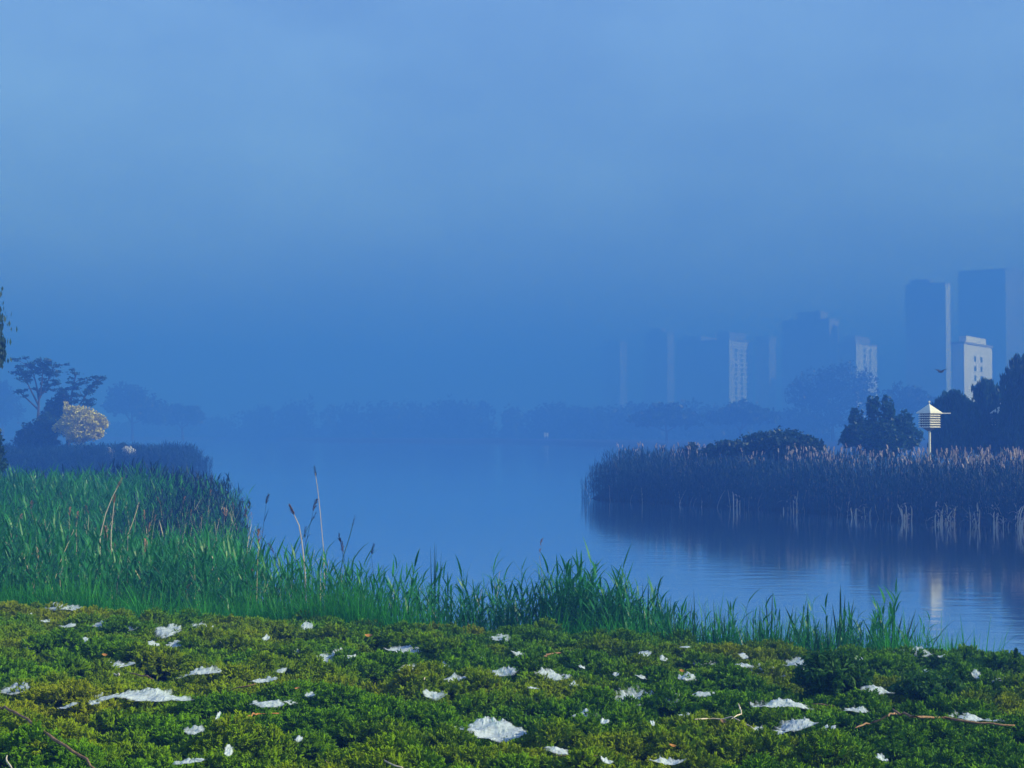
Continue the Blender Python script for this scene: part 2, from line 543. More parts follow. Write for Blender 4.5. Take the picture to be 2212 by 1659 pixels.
def make_variants(cname, specs, mats):
    obs = []
    for i, kw in enumerate(specs):
        obs.append(reed_variant(**kw).build('reed_stalk_%02d' % i if False else 'reed_stalk', mats, link=False))
    # collection info picks by name order: keep suffixes growing
    return proto_collection(cname, obs)


near_mats = [M['reed'], M['reed'], M['plume']]
C_near = make_variants('near_reeds', [dict(seed=10 + i, H=2.0, leafw=0.040, nleaf=7 + i % 3, bend=0.05 + 0.03 * (i % 5)) for i in range(10)], near_mats)
C_dry = make_variants('dry_reeds', [dict(seed=40 + i, H=1.9, leafw=0.025, nleaf=1 + i % 3, bend=0.08 + 0.05 * (i % 4), plumed=(i == 0)) for i in range(6)], [M['dry'], M['dry'], M['plume']])
C_far = make_variants('far_reeds', [dict(seed=70 + i, H=2.4, leafw=0.05, nleaf=8, bend=0.05 + 0.03 * (i % 4), segs=3, leaflen=0.5) for i in range(8)], [M['reed_far'], M['reed_far'], M['plume']])
C_plume = make_variants('plumed_reeds', [dict(seed=90 + i, H=2.6, leafw=0.045, nleaf=5, bend=0.06 + 0.03 * (i % 4), segs=3, leaflen=0.45, plumed=True, plw=0.034, npl=26) for i in range(6)], [M['reed_far'], M['dry'], M['plume_pale']])


def grass_variant(seed, H=0.8, n=16, w=0.012, spread=0.10, lean=0.45, segs=4):
    r = random.Random(seed); mb = MB()
    for i in range(n):
        a = r.uniform(0, 6.28); q = spread * math.sqrt(r.random())
        l = r.uniform(0.08, lean)
        b0 = (math.cos(a) * l, math.sin(a) * l, 1)
        k = r.uniform(0.6, 2.4)
        b1 = (math.cos(a) * l * k * 1.6, math.sin(a) * l * k * 1.6, 1.0 if k < 1.8 else 0.35)
        mb.blade((math.cos(a) * q, math.sin(a) * q, 0), b0, b1, H * r.uniform(0.55, 1.1), w * r.uniform(0.7, 1.3), segs, side=(-math.sin(a + r.uniform(-.9, .9)), math.cos(a), 0))
    return mb


C_grass = proto_collection('grass_tufts', [grass_variant(200 + i, 0.85, 16, 0.013).build('grass_tuft', M['grass'], link=False) for i in range(6)])
C_catt = proto_collection('cattail_tufts', [grass_variant(230 + i, 1.15, 5, 0.034, 0.06, 0.22, 5).build('cattail_tuft', M['cattail'], link=False) for i in range(6)])


def juniper_variant(seed):
    """a spray: a short arching stem with scale-leaved twigs on both sides"""
    r = random.Random(seed); mb = MB()
    def spindle(p, d, l, w):
        p = Vector(p); d = Vector(d).normalized()
        ref = Vector((0, 0, 1)) if abs(d.z) < 0.9 else Vector((1, 0, 0))
        u = d.cross(ref).normalized(); v = d.cross(u)
        m_ = p + d * l * 0.4
        q = [p] + [m_ + (u * math.cos(k * 2.094) + v * math.sin(k * 2.094)) * w for k in range(3)] + [p + d * l]
        mb.add(q, [(0, 2, 1), (0, 3, 2), (0, 1, 3), (4, 1, 2), (4, 2, 3), (4, 3, 1)])
    L = 0.085
    for i in range(7):
        t = (i + 0.4) / 7
        p = Vector((L * t, 0, 0.03 * t))
        for sgn in (-1, 1):
            if r.random() < 0.1: continue
            d = Vector((1.0, sgn * r.uniform(0.5, 1.5), r.uniform(-0.4, 0.8)))
            l = r.uniform(0.028, 0.05) * (1.15 - 0.5 * t)
            spindle(p, d, l, 0.0075)
            q = p + d.normalized() * l * 0.45
            d2 = d + Vector((r.uniform(-.4, .8), sgn * r.uniform(-0.8, 0.8), r.uniform(-.5, .9)))
            spindle(q, d2, l * 0.8, 0.0065)
    spindle((0, 0, 0), (1, 0, 0.25), L * 1.2, 0.008)
    return mb


C_jun = proto_collection('juniper_sprays', [juniper_variant(300 + i).build('juniper_spray', M['juniper'], link=False) for i in range(8)])

R = np.random.default_rng(7)


def tilt_rot(n, tilt):
    return np.stack([R.normal(0, tilt, n), R.normal(0, tilt, n), R.uniform(0, 2 * np.pi, n)], -1)


def fbm(P, scale, seed=0.0, octs=3):
    return np.array([mnoise.fractal(Vector((p[0] * scale + seed, p[1] * scale - seed, seed * 0.37)), 1.0, 2.0, octs) for p in P])


# --- juniper carpet
def canopy(x, y):
    """height of the carpet above the soil"""
    return 0.24 + 0.12 * wob(x, y, 2.3, 1.0) + 0.08 * wob(x, y, 6.1, 2.0)


# the carpet is a pavement of small rounded mounds with dark gaps between
sp = 0.235
cyg, cxg = np.meshgrid(np.arange(7.0, 24.0, sp), np.arange(-13, 13, sp))
cxm = cxg.ravel() + R.uniform(-.5, .5, cxg.size) * sp; cym = cyg.ravel() + R.uniform(-.5, .5, cxg.size) * sp
keep = (cym < edge_y(cxm) + 0.85 + 0.35 * wob(cxm, cym, 1.6, 4.0)) & (np.abs(cxm) < 2.2 + cym * 0.42) & (R.random(cxm.size) < 0.88)
cxm, cym = cxm[keep], cym[keep]
rm = R.uniform(0.075, 0.195, cxm.size); hm_ = rm * R.uniform(0.55, 1.05, cxm.size)
dens = fbm(np.stack([cxm, cym], -1), 1.3, 3.3)
z_m = ground_z(cxm, cym) + canopy(cxm, cym) - 0.12 + 0.22 * np.clip(dens, -0.9, 0.5)
per = 92
q = np.sqrt(R.random((cxm.size, per))) * 1.02; a_ = R.uniform(0, 2 * np.pi, (cxm.size, per))
up = np.sqrt(np.clip(1 - q * q, 0, 1))
xs = cxm[:, None] + rm[:, None] * q * np.cos(a_); ys = cym[:, None] + rm[:, None] * q * np.sin(a_)
zs = z_m[:, None] + hm_[:, None] * up - 0.02
yaw = a_ + R.normal(0, 0.7, a_.shape); pit = np.arctan2(up * 0.9 + 0.1, q + 0.05) * 0.75 + R.normal(0, 0.35, a_.shape)
P3 = np.stack([xs, ys, zs], -1).reshape(-1, 3)
rot = np.stack([R.normal(0, 0.7, a_.shape), -pit, yaw], -1).reshape(-1, 3)
s = (R.uniform(0.6, 1.15, a_.shape) * np.interp(cym, [8, 20], [0.85, 1.2])[:, None]).ravel()
xs = xs.ravel()
scatter('juniper_carpet', P3, rot, np.repeat(s[:, None], 3, 1), R.integers(0, 8, len(xs)), C_jun,
        'low olive green juniper carpet covering the near bank', 'ground cover')


def field(n, xr, yr, inside, cov=None):
    x = R.uniform(*xr, n); y = R.uniform(*yr, n)
    k = inside(x, y)
    return x[k], y[k]


def put(name, x, y, h_lo, h_hi, H0, coll, nvar, label, cat, tilt=0.06, wide=1.0, hmod=None, group=None, sink=0.03):
    n = len(x)
    s = R.uniform(h_lo, h_hi, n) / H0
    if hmod is not None: s = s * hmod
    P = np.stack([x, y, ground_z(x, y) - sink], -1)
    P[:, 2] = np.maximum(P[:, 2], -0.35)
    return scatter(name, P, tilt_rot(n, tilt), np.stack([s * wide, s * wide, s], -1), R.integers(0, nvar, n), coll, label, cat, group)


# --- near reed bed, left of the open water
x, y = field(46000, (-26, 1.8), (21, 76), lambda x, y: (y > edge_y(x) + 1.4) & (y < shore_y(x) + 0.5 + 0.9 * wob(x, y, 0.9, 3)) & (np.abs(x) < y * 0.42 + 1.5))
g = wob(x, y, 0.45, 2.0)
thin = R.random(len(x)) < np.interp(y, [20, 26, 32, 76], [1.0, 1.0, 0.75, 0.9]) * np.clip(0.75 + 0.6 * wob(x, y, 1.7, 8.0), 0.15, 1)
x, y, g = x[thin], y[thin], g[thin]
hm = (1 + 0.2 * g) * np.where(x < -12.5 - 0.02 * y, np.interp(y, [22, 24, 27, 40, 76], [0.72, 0.86, 1.0, 1.0, 1.12]), np.interp(y, [22, 24.0, 27, 31, 36, 42, 48, 57, 76], [0.70, 0.84, 0.96, 0.96, 0.82, 0.72, 0.95, 1.02, 1.12]))
hm *= np.interp(x + 0.8 * wob(x, y, 0.8, 1), [-12, -10.5], [1.0, 0.93]) * np.interp(shore_y(x) - y, [0, 1.0, 4], [0.84, 0.96, 1.0])
fr_ = y + 3 * wob(x, y, 0.3, 5) < np.interp(x, [-26, -16.5, -13.5, -12, -9, -6], [70, 62, 56, 43, 39, 39])
put('reed_bed', x[fr_], y[fr_], 1.6, 2.5, 2.0, C_near, 10, 'dense green reed bed filling the near shore at left', 'reeds', 0.12, 1.0, hm[fr_])
fr_ = ~fr_
nb_ = fr_ & (R.random(len(x)) < 0.45)
put('mixed_reed_bed', x[nb_], y[nb_], 1.7, 2.4, 2.0, C_near, 10, 'green reeds standing among the darker far end of the left bed', 'reeds', 0.12, 1.0, hm[nb_])
fr_ = fr_ & ~nb_
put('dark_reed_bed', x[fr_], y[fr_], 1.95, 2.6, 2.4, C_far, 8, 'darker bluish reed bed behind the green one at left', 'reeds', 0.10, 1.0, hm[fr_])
x, y = field(2000, (-26, 1.8), (22, 74), lambda x, y: (y > edge_y(x) + 1.8) & (y < shore_y(x) + 0.3) & (np.abs(x) < y * 0.42 + 1.5))
put('dry_reed_stems', x, y, 1.4, 2.2, 1.9, C_dry, 6, 'scattered straw coloured dead stems among the near green reeds', 'dry reeds', 0.13)

x, y = field(2500, (-3.0, 0.3), (21.4, 25), lambda x, y: (y > edge_y(x) + 0.9) & (y < shore_y(x) + 0.4))
put('middle_reed_fringe', x[:300], y[:300], 1.05, 1.6, 2.0, C_near, 10, 'shorter green reeds linking the left bed and the middle clump', 'reeds', 0.13, 1.1)
C_head = make_variants('dark_headed_reeds', [dict(seed=120 + i, H=2.6, leafw=0.02, nleaf=3, bend=0.06 + 0.05 * (i % 4), segs=3, leaflen=0.35, plumed=True) for i in range(5)], [M['reed_far'], M['reed_far'], M['plume_dark']])
x, y = field(500, (-6.5, -1.6), (24, 36), lambda x, y: (y > shore_y(x) - 1.6) & (y < shore_y(x) + 0.7))
put('dark_headed_reeds', x[:9], y[:9], 2.2, 2.9, 2.6, C_head, 5, 'few thin reeds with small dark heads standing above the water edge', 'reeds', 0.12)

# --- right-hand part of the near shore: a leafy clump, then a thin fringe
x, y = field(2600, (-0.4, 2.9), (21.4, 25.5), lambda x, y: ((x - 1.25) / 1.45) ** 2 + ((y - 22.9) / 1.6) ** 2 < 1 + 0.2 * wob(x, y, 3))
put('leafy_reed_clump', x[:620], y[:620], 1.1, 1.65, 2.0, C_near, 10, 'tall broad leaved reed clump on the middle of the near shore', 'reeds', 0.09, 1.15, np.interp(np.abs(x[:620] - 1.25), [0, 1.5], [1.12, 0.85]))
x, y = field(2600, (2.2, 7.2), (20.2, 24.0), lambda x, y: (y > edge_y(x) + 0.5) & (y < shore_y(x) + 0.2))
k = R.random(len(x)) < 0.16 + 0.30 * np.exp(-((x - 5.3) / 0.6) ** 2)
put('shore_reed_fringe', x[k], y[k], 0.65, 1.25, 2.0, C_near, 10, 'thin fringe of young reeds with water showing between', 'reeds', 0.10, 1.25, np.interp(x[k], [2.2, 5.0, 5.4, 6.2, 7.2], [0.95, 0.95, 1.2, 0.85, 0.5]))
k = R.random(len(x)) < 0.16
put('shore_blade_fringe', x[k], y[k], 0.65, 1.2, 1.15, C_catt, 6, 'sparse upright sword leaves along the right near shore', 'waterside leaves', 0.08, 0.9, np.interp(x[k], [2.2, 6.2, 7.2], [1.0, 0.9, 0.5]))
# --- fresh grass along the edge of the carpet
x, y = field(16000, (-10.5, 7.0), (19.2, 25.0), lambda x, y: (y > edge_y(x) + 0.55 + 0.3 * wob(x, y, 1.6, 4.0)) & (y < edge_y(x) + 2.8))
k = R.random(len(x)) < np.interp(x, [-10, -0.6, 0.3, 2.4, 6.8], [0.75, 0.75, 0.35, 0.30, 0.22]) * np.clip(0.7 + 0.9 * wob(x, y, 1.4, 2.2), 0.1, 1)
x, y = x[k], y[k]
put('bank_grass', x, y, 0.4, 1.0, 0.85, C_grass, 6, 'fresh bright green grass between juniper carpet and reeds', 'grass', 0.12, 1.1, 1 + 0.35 * np.clip(wob(x, y, 0.9, 7.0), -0.5, 1))

# --- right bank across the water
x, y = field(60000, (4.4, 42), (48, 122), lambda x, y: (x > 4.5) & (y > right_front(x) - 0.15 + 0.5 * wob(x, y, 1.3, 2)) & (y < np.minimum(right_back(x), right_front(x) + 16)) & (x < y * 0.44))
dfr = y - right_front(x)
k = R.random(len(x)) < np.interp(dfr, [0, 2.5, 6, 16], [1.0, 1.0, 0.6, 0.35])
x, y, dfr = x[k], y[k], dfr[k]
hm = np.interp(dfr, [0, 1, 4, 16], [0.93, 1.0, 1.02, 1.0]) * (1 + 0.12 * wob(x, y, 0.5, 5) + 0.05 * wob(x, y, 2.0, 2)) * np.interp(x, [4.6, 5.4, 7.5, 12], [0.72, 0.84, 0.98, 1.0])
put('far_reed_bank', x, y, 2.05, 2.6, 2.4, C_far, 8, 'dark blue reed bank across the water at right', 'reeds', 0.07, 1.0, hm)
x, y = field(26000, (7, 42), (56, 120), lambda x, y: (y > right_front(x) + 5.0) & (y < right_front(x) + 13 + 3 * wob(x, y, 0.3)) & (x < y * 0.44) & (x > 7))
k = R.random(len(x)) < 0.75 * np.clip(0.62 + 0.9 * wob(x, y, 0.33, 1.5), 0.1, 1) * np.interp(x, [9, 14], [0.3, 1.0])
put('plumed_reed_belt', x[k], y[k], 2.15, 2.85, 2.6, C_plume, 6, 'belt of pinkish plumed reeds behind the dark reed bank', 'reeds', 0.07)

x, y = field(9000, (4.6, 42), (48, 92), lambda x, y: (y > right_front(x) - 0.25) & (y < right_front(x) + 0.9) & (x < y * 0.44))
k = R.random(len(x)) < np.clip(0.45 + 0.6 * wob(x, y, 0.9, 6.0), 0.05, 0.9) * np.interp(x, [5, 12, 18], [0.3, 0.6, 1.6])
put('bleached_stems', x[k], y[k], 0.7, 1.7, 1.9, C_dry, 6, 'bleached stems along the water line of the far reed bank', 'dry reeds', 0.2, 1.6)

# --- reed spit at left beyond the near bed
x, y = field(30000, (-78, -29), (135.5, 160), lambda x, y: ((x < -39.2) | (((x + 39.2) / 7.8) ** 2 + ((y - 145) / 9.5) ** 2 < 1 + 0.25 * wob(x, y, 0.7))) & (y > 136 + 0.9 * wob(x, y, 0.5)) & (y < 158))
k = R.random(len(x)) < np.interp(y, [136, 142, 160], [1, 0.8, 0.3])
x, y = x[k], y[k]
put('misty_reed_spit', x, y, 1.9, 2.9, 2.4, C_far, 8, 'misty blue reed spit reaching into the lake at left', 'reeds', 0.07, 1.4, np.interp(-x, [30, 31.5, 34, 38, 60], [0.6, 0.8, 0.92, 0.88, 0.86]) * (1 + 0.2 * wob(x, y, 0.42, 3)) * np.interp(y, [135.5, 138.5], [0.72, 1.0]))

# ------------------------------------------------------------------ trees
def leaf_quads(r, centers, size, flat=0.0, hang=False, aspect=1.6):
    """leaf-sized quads around the given centres"""
    n = len(centers)
    s = size * r.uniform(0.6, 1.35, n)
    if hang:
        u = np.stack([r.normal(0, .18, n), r.normal(0, .18, n), -np.ones(n)], -1)
        v = np.stack([r.normal(0, 1, n), r.normal(0, 1, n), r.normal(0, .1, n)], -1)
    else:
        u = r.normal(0, 1, (n, 3)); v = r.normal(0, 1, (n, 3))
        u[:, 2] *= (1 - flat); v[:, 2] *= (1 - flat)
    u /= np.linalg.norm(u, axis=1)[:, None] + 1e-9
    v -= u * (u * v).sum(1)[:, None]
    v /= np.linalg.norm(v, axis=1)[:, None] + 1e-9
    a = u * (s * aspect / 2)[:, None]; b_ = v * (s / 2)[:, None]
    return np.stack([centers - a, centers + b_ * 0.9, centers + a, centers - b_ * 0.9], 1)


def lobe_points(r, lobes, n, clumps=28, clump=0.30, gaps=0.25):
    """points in many small clumps spread over ellipsoid lobes: uneven outline, gaps, light and dark clumps"""
    w = np.array([max(l[3] * l[5], 1e-3) for l in lobes]); w = w / w.sum()
    P = []
    for l, wi in zip(lobes, w):
        c = np.array(l[:3]); rad = np.array(l[3:6])
        k = max(9, int(clumps * 2.2 * len(lobes) * wi))
        d = r.normal(0, 1, (k, 3)); d /= np.linalg.norm(d, axis=1)[:, None]
        rr = r.uniform(0.3, 1.08, k) ** 0.6
        cc = c + d * rad * rr[:, None]
        m = max(4, int(n * wi * 0.8 / k))
        for q in cc:
            g = r.normal(0, 1, (m, 3)); g /= np.linalg.norm(g, axis=1)[:, None]
            P.append(q + g * (r.random(m) ** 0.5)[:, None] * rad * clump * r.uniform(0.45, 1.15))
        m = max(4, int(n * wi * 0.3))
        g = r.normal(0, 1, (m, 3)); g /= np.linalg.norm(g, axis=1)[:, None]
        P.append(c + g * rad * (r.random(m) ** 0.33 * r.uniform(0.8, 1.22, m))[:, None])
    return np.concatenate(P)


def px_lobes(D, lobes, thick=0.8, dy=0.0):
    """lobes measured in the photograph (centre and half sizes in frame units) as real ellipsoids D metres away"""
    out = []
    for i, (px, py, hx, hy) in enumerate(lobes):
        p = at(px, py, D + dy * ((i * 7) % 5 - 2))
        k = ppm(D)
        out.append((p[0], p[1], p[2], hx / k, max(hx, hy) * thick / k, hy / k))
    return out


def branches(mb, r, base, lobes, rad, sides=5):
    """a tapered trunk with a limb into every lobe"""
    base = np.array(base, float)
    top = np.mean([l[:3] for l in lobes], axis=0)
    fork = base * 0.55 + np.array([base[0] * 0.5 + top[0] * 0.5, base[1] * 0.5 + top[1] * 0.5, top[2]]) * 0.45
    mb.tube([base - (0, 0, 0.2), base * 0.6 + fork * 0.4 + r.normal(0, rad * .4, 3), fork], [rad * 1.2, rad, rad * 0.75], sides)
    for l in lobes:
        c = np.array(l[:3]) + (0, 0, l[5] * 0.35)
        mid = fork * 0.5 + c * 0.5 + r.normal(0, 0.12 * l[3], 3)
        mb.tube([fork, mid, c], [rad * 0.6, rad * 0.38, rad * 0.12], 4)
        for k in range(3):
            e = np.array(l[:3]) + r.normal(0, 0.5, 3) * np.array(l[3:6])
            mb.tube([mid, e], [rad * 0.25, rad * 0.06], 3)


def tree(name, label, cat, base_px, D, lobes, n, leaf, mat, bark='bark', rad=0.15, thick=0.8, hang=False, flat=0.0, clumps=28, clump=0.3,
         group=None, seed=1, dy=0.0, base_z=None, aspect=1.6, low=None):
    r = np.random.default_rng(seed)
    L = px_lobes(D, lobes, thick, dy)
    bp = at(base_px, 960, D)
    bz = float(ground_z(bp[0], bp[1])) if base_z is None else base_z
    root = tag(empty(name, (bp[0], bp[1], bz)), label, cat, group)
    off = np.array((bp[0], bp[1], bz))
    L = [tuple(np.array(l[:3]) - off) + l[3:] for l in L]
    mb = MB(); branches(mb, r, (0, 0, 0), L, rad)
    mb.build('trunk', M[bark], root)
    P = lobe_points(r, L, n, clumps, clump)
    P = P[P[:, 2] > (0.1 if low is None else low)]
    quads_object('crown', leaf_quads(r, P, leaf, flat, hang, aspect), M[mat], root)
    return root


# right bank
tree('rounded_shrub', 'dark rounded shrub, long and low, rising out of the far reed bank', 'shrub', 1680, 86,
     [(1690, 960, 70, 30), (1640, 958, 40, 24), (1740, 965, 40, 22), (1580, 968, 45, 18), (1535, 975, 22, 13)], 9000, 0.15, 'leaf_dark', rad=0.12, clumps=22, clump=0.34, seed=11)
tree('small_bush', 'small dark bush standing alone at the tip end of the far reed bank', 'bush', 1493, 89, [(1493, 972, 13, 13), (1497, 980, 16, 10)], 900, 0.14, 'leaf_dark', rad=0.05, seed=12, clumps=8, clump=0.5)
tree('pointed_bush_tree', 'bushy tree with pointed tops left of the white birdhouse', 'tree', 1895, 94,
     [(1895, 945, 66, 42), (1918, 893, 15, 34), (1886, 885, 13, 28), (1850, 915, 15, 33), (1950, 925, 25, 32), (1968, 945, 22, 25), (1832, 945, 17, 22)], 11000, 0.15, 'leaf_mid', rad=0.13, clumps=26, clump=0.34, seed=13, hang=False)
tree('willow_tree', 'drooping willow crown directly right of the white birdhouse', 'tree', 2065, 98,
     [(2060, 885, 42, 36), (2038, 925, 30, 45), (2090, 925, 40, 48), (2050, 960, 40, 25)], 10000, 0.17, 'leaf_mid', rad=0.18, hang=True, aspect=2.6, clumps=30, clump=0.28, seed=14)
tree('willow_tree', 'middle willow with weeping top behind the half hidden second birdhouse', 'tree', 2135, 100,
     [(2128, 850, 26, 30), (2150, 885, 40, 45), (2120, 925, 42, 48), (2165, 945, 40, 40)], 11000, 0.17, 'leaf_mid', rad=0.2, hang=True, aspect=2.6, clumps=30, clump=0.28, seed=15)
tree('willow_tree', 'tallest weeping willow at the right edge of the picture', 'tree', 2215, 96,
     [(2212, 795, 26, 30), (2195, 830, 30, 42), (2222, 880, 45, 60), (2185, 920, 40, 55), (2260, 870, 60, 90), (2240, 950, 60, 40)], 20000, 0.17, 'leaf_dark', rad=0.26, hang=True, aspect=2.6, clumps=30, clump=0.26, seed=16)

# left spit
def pad_tree(name, label, base_px, D, limbs, n_leaf, leaf, seed, rad, group=None):
    """an open tree: bare forking limbs that carry small flat pads of leaves"""
    r = np.random.default_rng(seed)
    bp = at(base_px, 960, D); bz = float(ground_z(bp[0], bp[1])); off = np.array((bp[0], bp[1], bz))
    root = tag(empty(name, tuple(off)), label, 'tree', group)
    mb = MB(); P = []
    k = ppm(D)
    def loc(px, py, dy=0.0): return at(px, py, D + dy) - off
    for path, spread, count in limbs:
        pts = [loc(px, py, 0.6 * math.sin(3 * i + px)) for i, (px, py) in enumerate(path)]
        rr = [rad * (1 - 0.85 * i / (len(pts) - 1)) for i in range(len(pts))]
        if path[0][1] < 930: rr = [q * 0.55 for q in rr]
        mb.tube(pts, rr, 5)
        for j in range(count):
            t = 0.45 + 0.55 * r.random()
            f = t * (len(pts) - 1); i0 = min(int(f), len(pts) - 2); a = pts[i0] * (1 - f + i0) + pts[i0 + 1] * (f - i0)
            d = pts[-1] - pts[0]; d = d / np.linalg.norm(d)
            e = a + (d * 0.55 + r.normal(0, 0.6, 3) * (1, 1.0, 0.45)) * spread / k * r.uniform(0.4, 1.0)
            mb.tube([a, a * 0.5 + e * 0.5 + (0, 0, 0.12), e], [rad * 0.22, rad * 0.15, rad * 0.07], 3)
            m = int(n_leaf * r.uniform(0.6, 1.3))
            P.append(e + r.normal(0, 1, (m, 3)) * np.array((4.6, 4.6, 1.9)) / k * r.uniform(0.6, 1.15))
    mb.build('trunk', M['bark'], root)
    quads_object('crown', leaf_quads(r, np.concatenate(P), leaf, 0.5), M['leaf_dark'], root)
    return root


pad_tree('flat_topped_tree', 'tall bare stemmed tree with open flat topped crown at far left', 82, 152,
         [([(82, 975), (82, 900), (84, 862), (86, 840)], 12, 3), ([(83, 875), (70, 850), (55, 820), (44, 800)], 26, 13), ([(84, 865), (78, 830), (70, 800), (64, 790)], 26, 13),
          ([(84, 862), (90, 830), (92, 805), (92, 788)], 24, 13), ([(85, 860), (98, 835), (108, 812), (116, 793)], 22, 13), ([(83, 885), (65, 868), (45, 850), (38, 838)], 14, 4), ([(86, 850), (100, 845), (110, 830)], 22, 7)], 40, 0.20, 31, 0.22)
pad_tree('forked_tree', 'forked tree with two long leaning limbs behind the yellow tree', 146, 156,
         [([(146, 978), (147, 930), (150, 890), (155, 850), (160, 825), (165, 808)], 20, 18), ([(148, 915), (165, 885), (185, 855), (200, 835), (211, 823)], 17, 20), ([(150, 890), (140, 865), (136, 850)], 20, 10), ([(160, 892), (180, 875), (192, 866)], 18, 6)], 42, 0.20, 32, 0.24)
tree('dense_shrub_tree', 'dense dark leafy tree filling the gap between the two tall left trees', 'tree', 120, 157, [(122, 885, 24, 26), (128, 915, 26, 28), (108, 905, 20, 25), (135, 868, 16, 14)], 4200, 0.26, 'leaf_dark', rad=0.16, seed=33, clumps=22)
tree('spreading_bush', 'wide dark bush at the foot of the flat topped tree', 'bush', 75, 148, [(78, 935, 34, 26), (98, 918, 28, 24), (58, 950, 28, 18), (92, 952, 34, 18)], 5200, 0.24, 'leaf_dark', rad=0.12, seed=34, clumps=22)
tree('yellow_tree', 'sunlit yellow leaved tree with whitewashed trunk on the left spit', 'tree', 168, 146, [(178, 903, 36, 22), (150, 915, 28, 17), (205, 918, 26, 20), (170, 932, 34, 16), (200, 938, 24, 14), (143, 885, 8, 16), (128, 924, 14, 9), (222, 912, 10, 12), (165, 948, 22, 9), (160, 885, 18, 8)], 11000, 0.16, 'leaf_yellow', bark='bark_white', rad=0.15, seed=35, clumps=22, clump=0.34)
tree('low_bush', 'low dark hump of bush on the left spit beside the pale boulders', 'bush', 266, 146, [(266, 966, 10, 9), (274, 972, 14, 7)], 700, 0.22, 'leaf_dark', rad=0.05, seed=36, clumps=8, clump=0.5)
# a nearer tree stands just outside the left edge: only its outer twigs reach into the picture
def edge_tree():
    D = 46.0
    r = np.random.default_rng(41)
    bp = at(-150, 960, D); bz = float(ground_z(bp[0], bp[1])); off = np.array((bp[0], bp[1], bz))
    root = tag(empty('overhanging_tree', tuple(off)), 'dark tree at the left edge with only hanging leaf sprays showing', 'tree')
    mb = MB(); loc = lambda px, py, d=0: at(px, py, D + d) - off
    mb.tube([(0, 0, -0.2), (0.1, 0, 2.2), (0.2, 0.1, 4.5), (0.2, 0.2, 6.5)], [0.2, 0.16, 0.12, 0.05], 6)
    P = []
    for k, (px, py) in enumerate([(0, 700), (3, 735), (6, 752), (4, 775), (-20, 690), (-40, 640), (-60, 720), (-30, 760), (-80, 680), (-110, 620), (-200, 640), (-240, 720)]):
        e = loc(px - 4, py, 0.5 * math.sin(k * 2.1))
        mb.tube([(0.15, 0.05, 4.2 + 0.2 * k % 2), e * 0.5 + np.array((0.1, 0, 3.0)), e + (0, 0, 0.3), e], [0.05, 0.035, 0.015, 0.008], 4)
        m = 70 if px > -10 else 240
        s_ = (0.05, 0.16, 0.16) if px > -10 else (0.28, 0.3, 0.3)
        P.append(e + r.normal(0, 1, (m, 3)) * np.array(s_))
    mb.build('trunk', M['bark'], root)
    quads_object('crown', leaf_quads(r, np.concatenate(P), 0.10, 0, True, 2.2), M['leaf_dark'], root)
edge_tree()
tree('edge_shrub', 'dark green shrub cut by the left edge above the reeds', 'shrub', -22, 62, [(-12, 945, 15, 18), (-10, 968, 19, 16), (-30, 955, 30, 40), (-25, 1000, 35, 40)], 2600, 0.12, 'leaf_mid', rad=0.08, seed=42, clumps=20)

# trees far off in the mist
tree('misty_tree', 'broad misty tree in front of the apartment towers', 'tree', 1800, 390, [(1760, 835, 55, 36), (1822, 818, 52, 38), (1868, 838, 30, 32), (1730, 850, 35, 28), (1800, 860, 80, 30), (1760, 895, 60, 30), (1840, 895, 60, 30)], 6000, 0.62, 'leaf_dark', rad=0.5, seed=51, group='trees fading into the mist', base_z=0.9)
tree('misty_tree', 'pale misty tree crown between broad misty tree and birdhouse', 'tree', 1955, 360, [(1950, 858, 45, 26), (1990, 870, 40, 22), (1910, 880, 45, 18)], 2400, 0.7, 'leaf_dark', rad=0.4, seed=52, group='trees fading into the mist', base_z=0.9)
tree('misty_tree', 'misty rounded tree behind the reed bank tip', 'tree', 1440, 330, [(1440, 895, 50, 24), (1480, 905, 40, 18), (1400, 905, 45, 16)], 2400, 0.7, 'leaf_dark', rad=0.35, seed=53, group='trees fading into the mist', base_z=0.9)
tree('misty_tree', 'low misty tree below the pale windowed tower', 'tree', 1600, 340, [(1600, 890, 42, 22), (1640, 898, 45, 18), (1560, 900, 36, 16)], 2400, 0.7, 'leaf_dark', rad=0.35, seed=54, group='trees fading into the mist', base_z=0.9)
tree('misty_tree', 'tall misty tree right of the yellow tree', 'tree', 285, 430, [(270, 856, 38, 28), (298, 870, 42, 30), (250, 875, 25, 20), (330, 890, 40, 26)], 3600, 0.75, 'leaf_dark', rad=0.45, seed=55, group='trees fading into the mist', base_z=0.9)
tree('misty_tree', 'lower misty tree right of the tall one on the far left shore', 'tree', 395, 440, [(385, 892, 40, 20), (415, 898, 28, 20), (360, 900, 30, 18)], 2400, 0.75, 'leaf_dark', rad=0.4, seed=56, group='trees fading into the mist', base_z=0.9)
tree('misty_tree', 'misty tree at the left edge behind the flat topped tree', 'tree', 5, 440, [(8, 848, 22, 22), (-25, 850, 35, 35), (20, 880, 30, 35)], 2600, 0.75, 'leaf_dark', rad=0.4, seed=57, group='trees fading into the mist', base_z=0.9)

